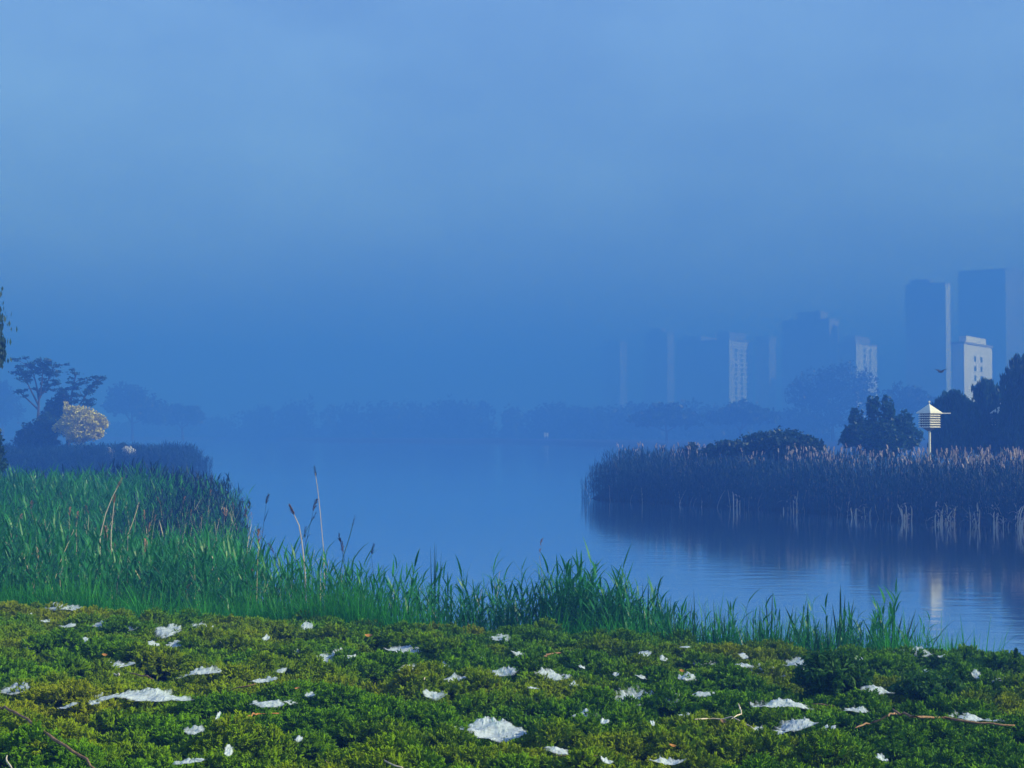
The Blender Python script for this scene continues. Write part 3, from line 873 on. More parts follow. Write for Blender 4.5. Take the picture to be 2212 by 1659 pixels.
# the far wood reads as one mass
r = np.random.default_rng(60)
P = []
for k in range(150):
    px = r.uniform(-60, 1760)
    base = np.interp(px, [-60, 420, 620, 1000, 1320, 1760], [900, 912, 876, 872, 878, 890])
    D = np.interp(px, [-60, 420, 620, 1000, 1320, 1760], [600, 570, 540, 520, 450, 400]) + r.uniform(0, 40)
    top = base + r.uniform(-8, 14) - (14 * r.random() if r.random() < 0.1 else 0)
    p = at(px, top, D)
    w_ = r.uniform(3.0, 6.5)
    c = (p[0], p[1], p[2] * 0.5)
    P.append(lobe_points(r, [(c[0], c[1], p[2] * .62, w_, 3.5, p[2] * 0.4), (c[0], c[1], p[2] * .2, w_ * 1.3, 3.5, p[2] * .28)], 330, 24, 0.36))
P = np.concatenate(P); P = P[P[:, 2] > 0.5]
o = quads_object('far_woodland', leaf_quads(r, P, 1.0), M['leaf_dark'])
tag(o, 'far band of trees along the opposite shore fading into the mist', 'woodland', kind='stuff')

# ------------------------------------------------------------------ apartment towers in the mist
WIN = None
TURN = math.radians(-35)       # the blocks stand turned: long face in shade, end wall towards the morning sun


def tower(label, D, x0, xm, x1, top, front='render_shade_grey', end='render_pale', heads=(), wins=None, far=1.75):
    """block with its long shaded face over frame x0..xm and its end wall over xm..x1, roof at frame height top"""
    global WIN
    D = D * far
    a, m_, b_ = at(x0, top, D), at(xm, top, D), at(x1, top, D)
    p0, p1, c_, s_ = (x0 - CX) / FPX, (x1 - CX) / FPX, math.cos(TURN), -math.sin(TURN)
    Lf, Wg, H = (m_[0] - p0 * D) / (c_ + s_ * p0), (p1 * D - m_[0]) / (s_ - p1 * c_), a[2] - 0.6
    root = tag(empty('apartment_tower', (m_[0], D, 0.6), TURN), label, 'apartment tower', 'apartment towers in the mist')
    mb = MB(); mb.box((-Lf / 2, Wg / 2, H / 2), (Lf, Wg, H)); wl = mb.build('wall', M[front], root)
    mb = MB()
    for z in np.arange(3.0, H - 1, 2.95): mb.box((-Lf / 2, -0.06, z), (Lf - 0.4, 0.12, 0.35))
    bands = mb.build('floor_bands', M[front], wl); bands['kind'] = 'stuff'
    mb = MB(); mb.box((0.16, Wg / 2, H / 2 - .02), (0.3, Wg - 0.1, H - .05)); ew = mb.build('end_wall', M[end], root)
    mb = MB(); mb.box((-Lf / 2 + .1, Wg / 2, H + 0.3), (Lf + 1.0, Wg + 0.8, 0.6)); rf = mb.build('roof', M['roof_grey'], root)
    for (f0, f1, hh) in heads:
        mb = MB(); mb.box((-Lf * (1 - (f0 + f1) / 2), Wg / 2, H + 0.6 + hh / 2), (Lf * (f1 - f0), Wg * 0.7, hh))
        mb.build('stair_head', M[front], rf)
    if WIN is None:
        m2 = MB(); m2.box((0, 0, 0), (0.2, 1, 1)); WIN = m2.mesh('window', M['window'])
    if wins:
        cols, z_top, z_bot, ww, wh = wins
        for c in cols:
            z = z_top
            while z > z_bot:
                o = bpy.data.objects.new('window', WIN); COL.objects.link(o); o.parent = ew
                o.location = (0.28, Wg * c, z); o.scale = (1, ww, wh)
                z -= 2.95
    return root


tower('faint slab tower at the left end of the misty row', 580, 1300, 1338, 1354, 738, end='render_shade_grey')
tower('faint wide tower second from the left in the misty row', 540, 1392, 1440, 1456, 718, end='render_shade_grey', heads=((.2, .7, 2.5),))
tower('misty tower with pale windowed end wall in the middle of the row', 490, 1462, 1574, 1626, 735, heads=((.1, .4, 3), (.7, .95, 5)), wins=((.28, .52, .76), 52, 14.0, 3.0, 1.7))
tower('dimmer misty tower adjoining the pale windowed end wall', 500, 1632, 1660, 1676, 728, end='render_shade_grey')
tower('dark misty tower behind the broad misty tree', 440, 1690, 1790, 1812, 690, end='render_shade_grey', heads=((.3, .8, 4.5),))
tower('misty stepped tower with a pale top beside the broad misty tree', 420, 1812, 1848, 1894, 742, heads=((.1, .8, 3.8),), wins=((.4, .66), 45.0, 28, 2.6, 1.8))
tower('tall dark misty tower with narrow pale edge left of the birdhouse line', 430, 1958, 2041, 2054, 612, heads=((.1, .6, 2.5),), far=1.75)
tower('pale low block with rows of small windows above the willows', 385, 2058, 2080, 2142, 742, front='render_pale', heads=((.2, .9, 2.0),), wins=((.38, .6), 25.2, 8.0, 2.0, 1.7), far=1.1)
tower('largest dark tower at the right edge of the mist', 445, 2072, 2170, 2330, 582, end='render_shade_grey', heads=((.2, .9, 3),), far=1.88)

# ------------------------------------------------------------------ white birdhouses on poles
def birdhouse(label, px, D, base_z=None):
    p = at(px, 960, D); bz = float(ground_z(p[0], p[1]))
    root = tag(empty('birdhouse', (p[0], p[1], bz), math.radians(33)), label, 'birdhouse', 'white birdhouses on poles')
    top = at(px, 893, D)[2] - bz            # eave height
    body = 0.82; w_ = 0.88; z0 = top - body
    mb = MB(); mb.tube([(0, 0, -0.3), (0, 0, z0 - 0.16)], 0.07, 10); mb.build('pole', M['white'], root)
    mb = MB(); n = 8
    mb.tube([(0, 0, z0 - 0.2), (0, 0, z0 - 0.01)], [0.12, 0.42], 8); mb.build('bracket', M['roof_grey'], root)
    mb = MB(); mb.box((0, 0, top + 0.02), (1.04, 1.04, 0.05)); mb.build('eave', M['white'], root)
    mb = MB(); h = 0.56
    e = 0.52
    mb.add([(-e, -e, top + .046), (e, -e, top + .046), (e, e, top + .046), (-e, e, top + .046), (0, 0, top + h)], [(0, 1, 4), (1, 2, 4), (2, 3, 4), (3, 0, 4), (3, 2, 1, 0)])
    rf = mb.build('roof', M['white'], root)
    mb = MB(); mb.tube([(0, 0, top + h - .03), (0, 0, top + h + .05), (0, 0, top + h + .07), (0, 0, top + h + .12), (0, 0, top + h + .17)], [.02, .02, .05, .065, .02], 8); mb.build('finial', M['white'], rf)
    mb = MB(); mb.tube([(0.45, -0.30, top + 0.0), (1.02, -0.70, top + 0.0)], 0.03, 6); mb.build('perch', M['white'], root)
    th = body / 6
    for k in range(6):
        z = z0 + k * th
        mb = MB(); mb.box((0, 0, z + th * 0.5), (w_ - 0.14, w_ - 0.14, th)); t = mb.build('tier', M['hole_shade'], root)
        mb = MB(); mb.box((0, 0, z + 0.022), (w_, w_, 0.044)); mb.build('ledge', M['white'], t)
        mb = MB()
        for s_ in (-1, 1):
            for j in range(5):
                q = -0.34 + 0.17 * j
                mb.box((q, s_ * (w_ / 2 - 0.05), z + 0.044 + 0.02), (0.05, 0.05, 0.04)); mb.box((s_ * (w_ / 2 - 0.05), q + 0.001, z + 0.044 + 0.02), (0.05, 0.05, 0.038))
        o = mb.build('dividers', M['white'], t); o['kind'] = 'stuff'
    return root


birdhouse('white tiered birdhouse on a pole with pyramid roof, clear of the willows', 2008, 82)
birdhouse('second white birdhouse half hidden among the willow leaves', 2163, 98.5)

# ------------------------------------------------------------------ small things on the far shores
def boulder(label, px, py, D, w_, seed):
    p = at(px, py, D); r = random.Random(seed)
    gz = float(ground_z(p[0], p[1])) - 0.1; h_ = p[2] - gz
    mb = MB(); rows = [(0, 1.1), (0.6, 1.0), (0.9, 0.8), (1.0, 0.3)]
    vs, n = [], 10
    for z, q in rows:
        for k in range(n):
            a = 6.283 * k / n
            vs.append((math.cos(a) * w_ / 2 * q * r.uniform(.9, 1.08), math.sin(a) * w_ * .35 * q * r.uniform(.9, 1.08), z * h_ * r.uniform(.94, 1.05)))
    fs = [(i * n + k, i * n + (k + 1) % n, (i + 1) * n + (k + 1) % n, (i + 1) * n + k) for i in range(3) for k in range(n)] + [tuple(range(3 * n, 4 * n))]
    mb.add(vs, fs)
    o = mb.build('boulder', M['rock'], smooth=True)
    o.location = (p[0], p[1], gz)
    tag(o, label, 'boulder', 'pale boulders on the left spit')
    return o


boulder('larger white topped boulder right of the yellow tree, among the misty reeds', 277, 965, 143, 1.8, 3)
boulder('smaller duller boulder just left of the white topped one', 236, 968, 142.5, 1.4, 4)

mb = MB()
p = at(1180, 950, 440)
root = tag(empty('shore_sign', (p[0], p[1], float(ground_z(p[0], p[1])))), 'tiny white twin board sign on the misty far shore', 'sign')
for s_ in (-1, 1):
    mb = MB(); mb.box((s_ * 0.42, 0, 1.5), (0.5, 0.08, 1.3)); bd = mb.build('board', M['white'], root)
    mb = MB(); mb.box((s_ * 0.42, 0.06, 0.6), (0.08, 0.06, 1.9)); mb.build('post', M['white'], bd)
mb = MB(); mb.box((0, 0.0, 1.45), (0.34, 0.06, 0.25)); mb.build('crossbar', M['white'], root)

# a bird in the air
def bird(label, px, py, D):
    p = at(px, py, D); root = tag(empty('flying_bird', tuple(p), math.radians(35)), label, 'bird')
    mb = MB(); mb.tube([(-.17, 0, -.02), (-.10, 0, 0), (0, 0, 0.0), (.10, 0, .01), (.16, 0, .03), (.21, 0, .02)], [.012, .035, .055, .045, .035, .006], 8)
    mb.add([(-.12, 0, 0), (-.27, .05, -.02), (-.27, -.05, -.02)], [(0, 1, 2)])
    mb.build('body', M['feather'], root, smooth=True)
    for s_ in (-1, 1):
        mb = MB()
        mb.add([(.07, s_ * .03, .02), (.10, s_ * .17, .10), (.03, s_ * .36, .12), (-.04, s_ * .20, .09), (-.07, s_ * .03, .02),
                (.07, s_ * .03, .005), (.10, s_ * .17, .085), (.03, s_ * .36, .115), (-.04, s_ * .20, .075), (-.07, s_ * .03, .005)],
               [(0, 1, 3, 4), (1, 2, 3), (5, 9, 8, 6), (6, 8, 7), (0, 5, 6, 1), (1, 6, 7, 2), (4, 3, 8, 9), (3, 2, 7, 8)])
        mb.build('wing', M['feather'], root)
bird('small dark bird flying above the white birdhouse', 2032, 803, 62)

# ------------------------------------------------------------------ single reeds that stand out
def single_reed(label, pts, D, stem_r, mat, plume_mat=None, n_pl=60, pl_len=0.3, pl_w=0.012, seed=5, name='dry_reed', droop=0.6):
    r = random.Random(seed)
    P = [at(px, py, D) for px, py in pts]
    b = P[0].copy(); b[2] = max(float(ground_z(b[0], b[1])) - 0.05, -0.3)
    root = tag(empty(name, tuple(b)), label, 'reed')
    Q = [np.zeros(3)] + [q - b for q in P]
    mb = MB(); mb.tube(Q, [stem_r] + [stem_r * (1 - 0.5 * i / len(P)) for i in range(len(P))], 5); mb.build('stem', M[mat], root)
    if plume_mat:
        mb = MB(); d = Q[-1] - Q[-2]; d = d / np.linalg.norm(d)
        plume(mb, Q[-1] - d * pl_len * 0.3, r, n_pl, pl_len, 0, droop, tuple(d), pl_w)
        mb.build('plume', M[plume_mat], root)
    for k in range(2):
        mb = MB()
        t = r.uniform(0.2, 0.6); a = r.uniform(0, 6.28); q = Q[0] * (1 - t) + Q[-1] * t
        mb.blade(q, (math.cos(a), math.sin(a), 1.2), (math.cos(a), math.sin(a), -0.6), 0.3, 0.02)
        mb.build('leaf', M[mat], root)
    return root


single_reed('thick pale reed with a large brown drooping plume at the left water edge', [(660, 1260), (657, 1215), (652, 1170), (646, 1135), (632, 1105)], 24.2, 0.013, 'pale', 'plume', 170, 0.26, 0.02, 6, droop=1.0)
single_reed('tallest thin pale reed with a small dark plume standing against the water', [(701, 1260), (699, 1190), (692, 1110), (686, 1055), (681, 1022)], 24.6, 0.008, 'pale', 'plume_dark', 60, 0.26, 0.012, 7, droop=0.2)
single_reed('pale reed leaning right with a brownish plume in the left bed', [(216, 1160), (228, 1110), (242, 1075), (256, 1048)], 29.0, 0.012, 'pale', 'plume', 60, 0.32, 0.02, 8)
single_reed('short pale reed with orange plume right of the leaning one', [(240, 1150), (243, 1120), (247, 1082)], 28.5, 0.011, 'pale', 'plume', 60, 0.26, 0.02, 9)
single_reed('thin tan reed slanting right below the dark far end of the bed', [(276, 1155), (288, 1125), (297, 1096)], 28.0, 0.009, 'dry', 'plume_pale', 30, 0.22, 0.015, 10)
single_reed('dark headed reed slanting right beside the tallest pale reed', [(735, 1240), (742, 1200), (755, 1160), (763, 1130)], 24.4, 0.009, 'cattail', 'plume_dark', 50, 0.25, 0.014, 12, droop=0.1)
single_reed('small dark headed reed left of the tallest pale reed', [(632, 1210), (655, 1160), (676, 1120)], 27.0, 0.007, 'cattail', 'plume_dark', 50, 0.26, 0.014, 13, droop=0.1)


def blade_plant(label, px, D, blades, seed, mat='cattail', name='cattail_plant'):
    """sword leaves rising from one crown; blades: (tip px, tip py, width m)"""
    b = at(px, 1300, D); b[2] = max(float(ground_z(b[0], b[1])), -0.1)
    root = tag(empty(name, tuple(b)), label, 'waterside plant', 'broad leaved plants along the near water edge')
    r = random.Random(seed)
    for n_b, (tx, ty, w_, curl) in enumerate(blades):
        t = at(tx, ty, D + r.uniform(-.15, .15)) - b
        mb = MB(); L = np.linalg.norm(t)
        d0 = np.array((t[0] * (1 - curl), t[1] * .6, t[2])); d1 = np.array((t[0] * (1 + 2.2 * curl), t[1], t[2] * (1 - 1.2 * abs(curl))))
        mb.blade((r.uniform(-.04, .04), r.uniform(-.04, .04), -0.05), d0, d1, L * 1.02, w_, 7, side=(0.95, -0.3, 0), peak=0.5)
        mb.build('leaf', M[mat], root)
    return root


blade_plant('plant with two very broad dark leaves curling apart on the right near shore', 1742, 21.2, [(1712, 1302, .085, .35), (1745, 1300, .09, .05), (1760, 1345, .05, .2), (1728, 1350, .05, 0)], 1)
blade_plant('tall spiky plant right of the broad curled leaves', 1815, 21.2, [(1793, 1300, .05, .1), (1812, 1272, .05, 0), (1818, 1262, .06, 0), (1823, 1280, .05, 0), (1840, 1290, .05, .2), (1803, 1330, .05, .1)], 2)
blade_plant('slim upright plant left of the broad curled leaves', 1660, 21.4, [(1655, 1285, .04, 0), (1666, 1272, .035, 0), (1640, 1320, .04, .1)], 3)
blade_plant('fan shaped dark plant inside the right leafy tuft', 1925, 21.0, [(1885, 1325, .06, .3), (1905, 1310, .06, .1), (1925, 1290, .065, 0), (1932, 1300, .06, 0), (1945, 1320, .06, .3), (1965, 1330, .05, .3), (1975, 1310, .045, .1)], 4)
blade_plant('small dark spike plant standing up behind the middle grass', 935, 24.0, [(928, 1180, .03, .1), (936, 1170, .035, 0), (942, 1175, .035, 0), (948, 1190, .03, .1)], 5)
blade_plant('dark spear leaved plant at the right end of the shore plants', 2058, 20.0, [(2052, 1380, .05, 0), (2064, 1365, .04, 0), (2046, 1395, .04, .1)], 6)
blade_plant('slim spike plant right of the leafy clump', 1400, 22.3, [(1392, 1255, .035, 0), (1400, 1245, .04, 0), (1420, 1235, .035, .25), (1384, 1270, .035, .15)], 7)

# bleached dry stems at the foot of the far reed bank
def dry_clump(label, px, D_off, n, h, spread, seed, mat='plume_pale'):
    r = random.Random(seed)
    q = at(px, 1130, 65.0); x = q[0] / q[1]
    D = 65.0
    for _ in range(8): D = float(right_front(x * D)) + D_off
    b = np.array((x * D, D, max(float(ground_z(x * D, D)), -0.05)))
    root = tag(empty('dry_reed_clump', tuple(b)), label, 'dry reeds', 'bleached clumps at the foot of the far reed bank')
    for nm, k0 in (('stems', n), ('leaves', n * 3)):
        mb = MB()
        for k in range(k0):
            a = r.uniform(-1, 1) * spread
            if nm == 'stems':
                l = h * .82 * r.uniform(.3, 1.0) * (1.25 if k == 0 else 1); dx = r.gauss(0, .12)
                yy = r.uniform(-.2, .3); bend_ = r.gauss(0, .12)
                mb.tube([(a, yy, -.1), (a + dx * l * .5, yy, l * .55), (a + dx * l + bend_ * l * .3, yy - .05, l * .85), (a + dx * l + bend_ * l * .8, yy - .1, l)], [.032, .028, .02, .008], 4)
            else:
                aa = r.uniform(0, 6.28)
                mb.blade((a, r.uniform(-.2, .1), r.uniform(0, h * .8)), (math.cos(aa), -.4, r.uniform(-.2, 1)), (math.cos(aa), -.4, -1), r.uniform(.2, .6), .05, 3)
        o = mb.build(nm, M[mat if nm == 'leaves' else 'pale'], root); o['kind'] = 'stuff'
    return root


for args in (('pair of thin bleached stems left of the other dry clumps', 1592, .3, 3, 1.1, .25, 1), ('faint bleached stems at the middle of the far reed bank foot', 1708, .3, 5, 1.2, .4, 2),
             ('low tangled bleached clump left of the tall pale one', 1862, .3, 9, .75, .45, 3), ('narrow bright bleached clump with tall upright stems', 1958, .3, 9, 1.15, .25, 4),
             ('widest bleached clump, a pinkish burst of broken leaves', 2042, .3, 16, 1.25, .5, 5), ('thin scattered bleached stems right of the pinkish burst', 2104, .3, 6, 1.3, .3, 6),
             ('bleached clump with curved stems near the right picture edge', 2160, .3, 8, 1.2, .35, 7), ('bleached stems cut by the right picture edge', 2206, .3, 7, 1.3, .3, 8)):
    dry_clump(*args)

# ------------------------------------------------------------------ on the juniper carpet
def carpet_hit(px, py, lift=0.0):
    d = ray(px, py); t = 6.0
    while t < 40:
        p = np.array((0, 0, EYE)) + d * t
        if p[2] <= float(ground_z(p[0], p[1])) + float(canopy(p[0], p[1])) + 0.075 + lift: return p
        t += 0.03
    return p


def web(label, px, py, w_px, h_px, seed, bend=0.0, cover=0.75, group='dewy webs on the juniper'):
    """a sheet of dew-covered web draped over the sprays: ragged outline, sags and creases"""
    p = carpet_hit(px, py)
    D = p[1]; k = ppm(D)
    W, dep = w_px / k, math.atan2(EYE - p[2], D)
    tilt = math.radians(16)
    w_px, h_px = w_px * 1.08, h_px * 0.85
    L = h_px / k / math.sin(tilt + dep)
    nu, nv = int(np.clip(w_px / 1.7, 12, 72)), int(np.clip(h_px / 1.4, 8, 30))
    r = np.random.default_rng(seed); s0 = r.uniform(0, 50)
    vs, th, keep = [], [], []
    for j in range(nv + 1):
        for i in range(nu + 1):
            u, v = i / nu * 2 - 1, j / nv * 2 - 1
            n1_ = mnoise.fractal(Vector((u * 1.3 * max(W / L, 1) ** .5 + s0, v * 1.2, s0)), 1, 2, 3)
            n2_ = mnoise.noise(Vector((u * W * 16 + s0, v * 3, 3.3 + s0))) + 0.5 * mnoise.noise(Vector((u * W * 40 + s0, v * 6, 1.3 + s0)))
            x = u * W / 2 * 1.15
            y = v * L / 2 * 1.15 * math.cos(tilt)
            zp = v * L / 2 * 1.15 * math.sin(tilt) + bend * W * (u * u - 0.3) * 0.5
            # where sprays prop it up the sheet peaks, between them it sags
            loc_ = float(ground_z(p[0] + x, p[1] + y)) + float(canopy(p[0] + x, p[1] + y)) + 0.075 - p[2]
            z = max(0.6 * zp + 0.4 * loc_, loc_ - 0.04) + 0.012 * n1_ + 0.022 * max(0, n2_) * (0.4 + v * v) - 0.03 * W * (1 - u * u) * (1 - v * v)
            vs.append((x, y, z + 0.03))
            d = 1 - (abs(u) ** 2.0 + abs(v) ** 2.0 * (1 + 0.5 * abs(u))) + 0.5 * n1_ + 0.42 * n2_
            keep.append(d + cover - 0.42)
            th.append(min(0.5, max(-0.25, (d + cover - 0.72) * 1.0 - 0.10)))
    fs = []
    for j in range(nv):
        for i in range(nu):
            a = j * (nu + 1) + i
            q = (a, a + 1, a + nu + 2, a + nu + 1)
            if sum(keep[z_] for z_ in q) > 0: fs.append(q)
    if not fs: return None
    me = bpy.data.meshes.new('spider_web')
    me.from_pydata(vs, [], fs)
    at_ = me.attributes.new('thick', 'FLOAT', 'POINT'); at_.data.foreach_set('value', th)
    me.materials.append(M['web']); me.update()
    o = bpy.data.objects.new('spider_web', me); COL.objects.link(o); o.location = tuple(p)
    return tag(o, label, 'spider web', group)


big = [
 ('ragged white web touching the grass at the top left of the juniper', 137, 1313, 74, 22, 0, .8),
 ('arched white web of the upper left row, second below the grass', 230, 1351, 70, 27, .25, .62),
 ('solid hanging white web with a pointed lower edge at upper left', 362, 1364, 52, 40, -.1, .85),
 ('small white web directly left of the pointed one', 286, 1358, 26, 17, 0, .7),
 ('white flap of web below the pointed one', 380, 1398, 38, 15, 0, .85),
 ('small bright web right of the flap in the upper left row', 462, 1395, 40, 16, 0, .65),
 ('wispy thin web right of the pointed one near the grass', 445, 1357, 62, 18, 0, .5),
 ('thin flat web lying above a tan twig at left', 252, 1441, 76, 18, .1, .75),
 ('thin stretched web with a drooping middle, right of the tan twig', 435, 1457, 98, 19, -.2, .6),
 ('double web cut by the left picture edge', 30, 1498, 64, 20, 0, .65),
 ('longest white web, wide with peaked middle, at lower left', 306, 1504, 198, 38, .02, .85),
 ('faint small web above the brown branch at lower left', 150, 1530, 48, 16, 0, .5),
 ('lone small web right of the brown branch', 422, 1588, 47, 15, 0, .7),
 ('tiny upright web near the bottom edge at left', 494, 1632, 17, 24, 0, .8),
 ('pale web cut by the bottom edge at left', 408, 1655, 70, 12, 0, .75),
 ('bright little web at the foot of the grass left of centre', 663, 1357, 25, 16, 0, .85),
 ('broken pair of white specks left of the lacy grey white web', 633, 1413, 34, 14, 0, .6),
 ('large lacy grey white web left of the crescent webs', 733, 1424, 88, 34, .05, .78),
 ('upper crescent shaped white web at the centre', 888, 1405, 114, 19, .22, .85),
 ('lower crescent shaped white web at the centre', 893, 1446, 119, 21, .25, .78),
 ('slender slanting sliver of web right of the lower crescent', 963, 1440, 22, 15, .3, .7),
 ('faint feathery web above the long thin web right of centre', 1034, 1433, 34, 16, 0, .55),
 ('long thin wavy white web right of the crescents', 1064, 1457, 98, 21, .1, .8),
 ('jagged white web right of the long wavy one', 1195, 1464, 70, 20, .25, .8),
 ('greyish flat web below the lower crescent', 977, 1472, 54, 15, 0, .75),
 ('curled thin web in the middle of the carpet', 940, 1507, 52, 27, .3, .5),
 ('thin streak of web with a dark twig across, left of centre', 568, 1477, 62, 12, 0, .65),
 ('twin white web above an orange stick', 577, 1526, 64, 29, -.05, .7),
 ('small pale web right of the twin web', 629, 1525, 30, 13, 0, .7),
 ('faint dab of web left below the lacy one', 604, 1454, 30, 15, 0, .5),
 ('largest round white web at the bottom centre', 1060, 1588, 134, 52, -.12, .95),
 ('white web at the foot of the leafy reed clump', 1085, 1381, 48, 22, 0, .5),
 ('ring shaped web right of the upper crescent', 1120, 1417, 30, 15, .3, .6),
 ('small star shaped web under the right reed clump', 1392, 1416, 27, 18, 0, .7),
 ('row of small white scraps in front of the thin reed fringe', 1514, 1437, 68, 16, 0, .55),
 ('bright scrap above the bluish smear right of centre', 1605, 1422, 20, 14, 0, .85),
 ('bluish smear of web below the bright scrap', 1602, 1440, 40, 15, 0, .7),
 ('tall tangled web hanging left of the feathery shrub', 1648, 1450, 52, 52, 0, .62),
 ('small arched web above the widest right hand web', 1486, 1467, 42, 20, -.3, .6),
 ('wide broken white web right of centre', 1370, 1515, 86, 47, 0, .68),
 ('clump of bluish web right of the wide broken one', 1450, 1510, 35, 32, 0, .8),
 ('thin scraps of web trailing right of the bluish clump', 1515, 1504, 86, 15, 0, .55),
 ('speckled web low in the right half of the carpet', 1260, 1555, 55, 36, 0, .6),
 ('flat little web right of the speckled one', 1307, 1567, 20, 11, 0, .8),
 ('web with a dark twig across near the bottom edge', 1205, 1630, 66, 20, 0, .62),
 ('faint web beside the forked twig', 1483, 1554, 38, 18, 0, .5),
 ('wide bright web right of the forked twig', 1690, 1525, 118, 25, 0, .8),
 ('strip of web cut by the bottom edge right of centre', 1440, 1656, 74, 10, 0, .75),
 ('long white web reaching toward the feathery shrub top', 1728, 1431, 72, 26, .1, .68),
 ('broad white web under the right tuft of shore leaves', 1974, 1414, 90, 18, -.1, .88),
 ('lace of web at the foot of the feathery shrub', 1893, 1494, 72, 24, 0, .6),
 ('small bluish web top right of the feathery shrub', 1857, 1430, 16, 17, 0, .7),
 ('lone little web at right on the dark green slope', 2109, 1463, 18, 14, 0, .85),
 ('row of white flecks above the long bare branch', 1849, 1540, 64, 15, 0, .6),
 ('slanting pointed white web at lower right', 1717, 1572, 90, 26, -.15, .78),
 ('small pale web right of the slanting pointed one', 1791, 1580, 29, 13, 0, .8),
 ('thin dotted web below the slanting pointed one', 1685, 1590, 55, 13, 0, .55),
 ('white web under the right end of the long bare branch', 2109, 1558, 104, 22, 0, .72),
]
for i, (lb, px, py, w_, h_, bend, cov) in enumerate(big):
    web(lb, px, py, w_, h_, 500 + i, bend, cov)
flecks = [(61, 1337, 24, 9), (97, 1345, 20, 6), (146, 1356, 34, 11), (330, 1396, 30, 10), (184, 1388, 16, 13), (450, 1521, 16, 15), (671, 1509, 22, 10), (645, 1609, 16, 10),
          (1433, 1429, 17, 10), (1312, 1652, 24, 12), (1257, 1448, 16, 6), (2038, 1424, 22, 6), (1876, 1462, 9, 13), (1999, 1456, 12, 7), (1735, 1452, 22, 6), (1690, 1463, 18, 8),
          (575, 1383, 14, 12), (1470, 1470, 12, 10), (1410, 1571, 10, 12), (60, 1408, 12, 8), (205, 1528, 22, 8), (470, 1558, 8, 26), (1385, 1468, 26, 10), (1240, 1488, 20, 8),
          (1640, 1583, 22, 10), (1480, 1402, 22, 7), (2160, 1475, 34, 6), (1330, 1463, 12, 7), (1905, 1650, 24, 10), (1150, 1492, 26, 7), (1780, 1448, 30, 6)]
def short(lb):
    for cut in (' touching', ' of the upper', ' with a', ' directly', ' below', ' right of', ' left of', ' lying', ' with ', ' cut by', ' above', ' near ', ' at ', ' in ', ', ', ' reaching', ' hanging', ' under', ' on ', ' beside', ' trailing', ' low in'):
        if cut in lb: lb = lb[:lb.index(cut)]
    return lb


names = [short(b_[0]) for b_ in big]
used = set()
for i, (px, py, w_, h_) in enumerate(flecks):
    order = sorted(range(len(big)), key=lambda q: (big[q][1] - px) ** 2 + (3 * (big[q][2] - py)) ** 2)
    for q in order:
        dx, dy = px - big[q][1], py - big[q][2]
        side = ('just right of' if dx > 0 else 'just left of') if abs(dx) > 2.2 * abs(dy) else ('just below' if dy > 0 else 'just above')
        lb = 'tiny web fleck %s the %s' % (side, names[q])
        if names.count(names[q]) == 1 and lb not in used: break
    used.add(lb)
    web(lb, px, py, w_, h_, 700 + i, 0, .85, 'tiny flecks of web on the juniper')


# fallen branches and twigs
def branch(name, label, paths, r_px, mat, lift=0.03, group='fallen twigs on the juniper', seed=1):
    r = random.Random(seed)
    root = None
    for j, path in enumerate(paths):
        pts = [carpet_hit(px, py, lift) for px, py in path]
        # round the corners a little
        fine = []
        for a, b_ in zip(pts[:-1], pts[1:]):
            n_ = max(2, int(np.linalg.norm(b_ - a) / 0.12))
            for k in range(n_):
                fine.append(a + (b_ - a) * k / n_ + np.array((r.gauss(0, .004), r.gauss(0, .004), r.gauss(0, .006))))
        fine.append(pts[-1])
        if root is None:
            root = tag(empty(name, tuple(fine[0])), label, 'branch', group); off = fine[0].copy()
        rad = r_px[j] / ppm(float(np.mean([q[1] for q in pts]))) / 2
        rr = [rad * (0.55 + 0.45 * min(1, 3 * (1 - abs(2 * i / (len(fine) - 1) - 1)))) * r.uniform(.85, 1.15) for i in range(len(fine))]
        mb = MB(); mb.tube([q - off for q in fine], rr, 6)
        mb.build('stem' if j == 0 else 'side_twig', M[mat], root, smooth=True)
    return root


branch('fallen_branch', 'long brown branch slanting across the lower left corner', [[(-15, 1522), (20, 1534), (55, 1552), (95, 1580), (130, 1605), (160, 1622), (185, 1642), (207, 1662)]], [6.5], 'twig', .075)
branch('fallen_branch', 'long bare forked branch lying across the lower right', [[(1928, 1532), (1945, 1542), (1975, 1549), (2040, 1550), (2090, 1558), (2140, 1563), (2192, 1567)], [(1940, 1538), (1915, 1546), (1885, 1560), (1848, 1572)]], [5.5, 4.2], 'twig', .07)
branch('fallen_twig', 'pale straight stick at the bottom centre left', [[(808, 1632), (835, 1644), (870, 1658)]], [4.5], 'twig_pale', .04)
branch('fallen_twig', 'forked pale twig with three arms right of centre', [[(1500, 1554), (1540, 1551), (1580, 1552), (1610, 1563), (1632, 1578)], [(1580, 1552), (1601, 1540), (1595, 1520)]], [3, 3], 'twig_pale', .05)
branch('fallen_twig', 'tan arched twig right of the ring shaped web', [[(1174, 1418), (1190, 1412), (1215, 1409), (1238, 1411)], [(1232, 1410), (1234, 1402)]], [3.5, 2.5], 'twig', .04)
branch('fallen_twig', 'tan twig under the thin flat web at left', [[(278, 1453), (305, 1458), (330, 1468)]], [3.2], 'twig', .04)
branch('fallen_twig', 'short pale twig left of the tan one', [[(245, 1455), (258, 1459)]], [4], 'twig_pale', .04)
branch('fallen_twig', 'orange stick below the twin web', [[(529, 1547), (555, 1543), (606, 1541)]], [4], 'twig_orange', .04)
branch('fallen_twig', 'thin bent tan twig above the twin web', [[(490, 1494), (515, 1485), (553, 1477)]], [2.8], 'twig', .04)
branch('fallen_twig', 'short pale upright twig in the lower left corner', [[(13, 1632), (17, 1645), (26, 1660)]], [4], 'twig_pale', .05)
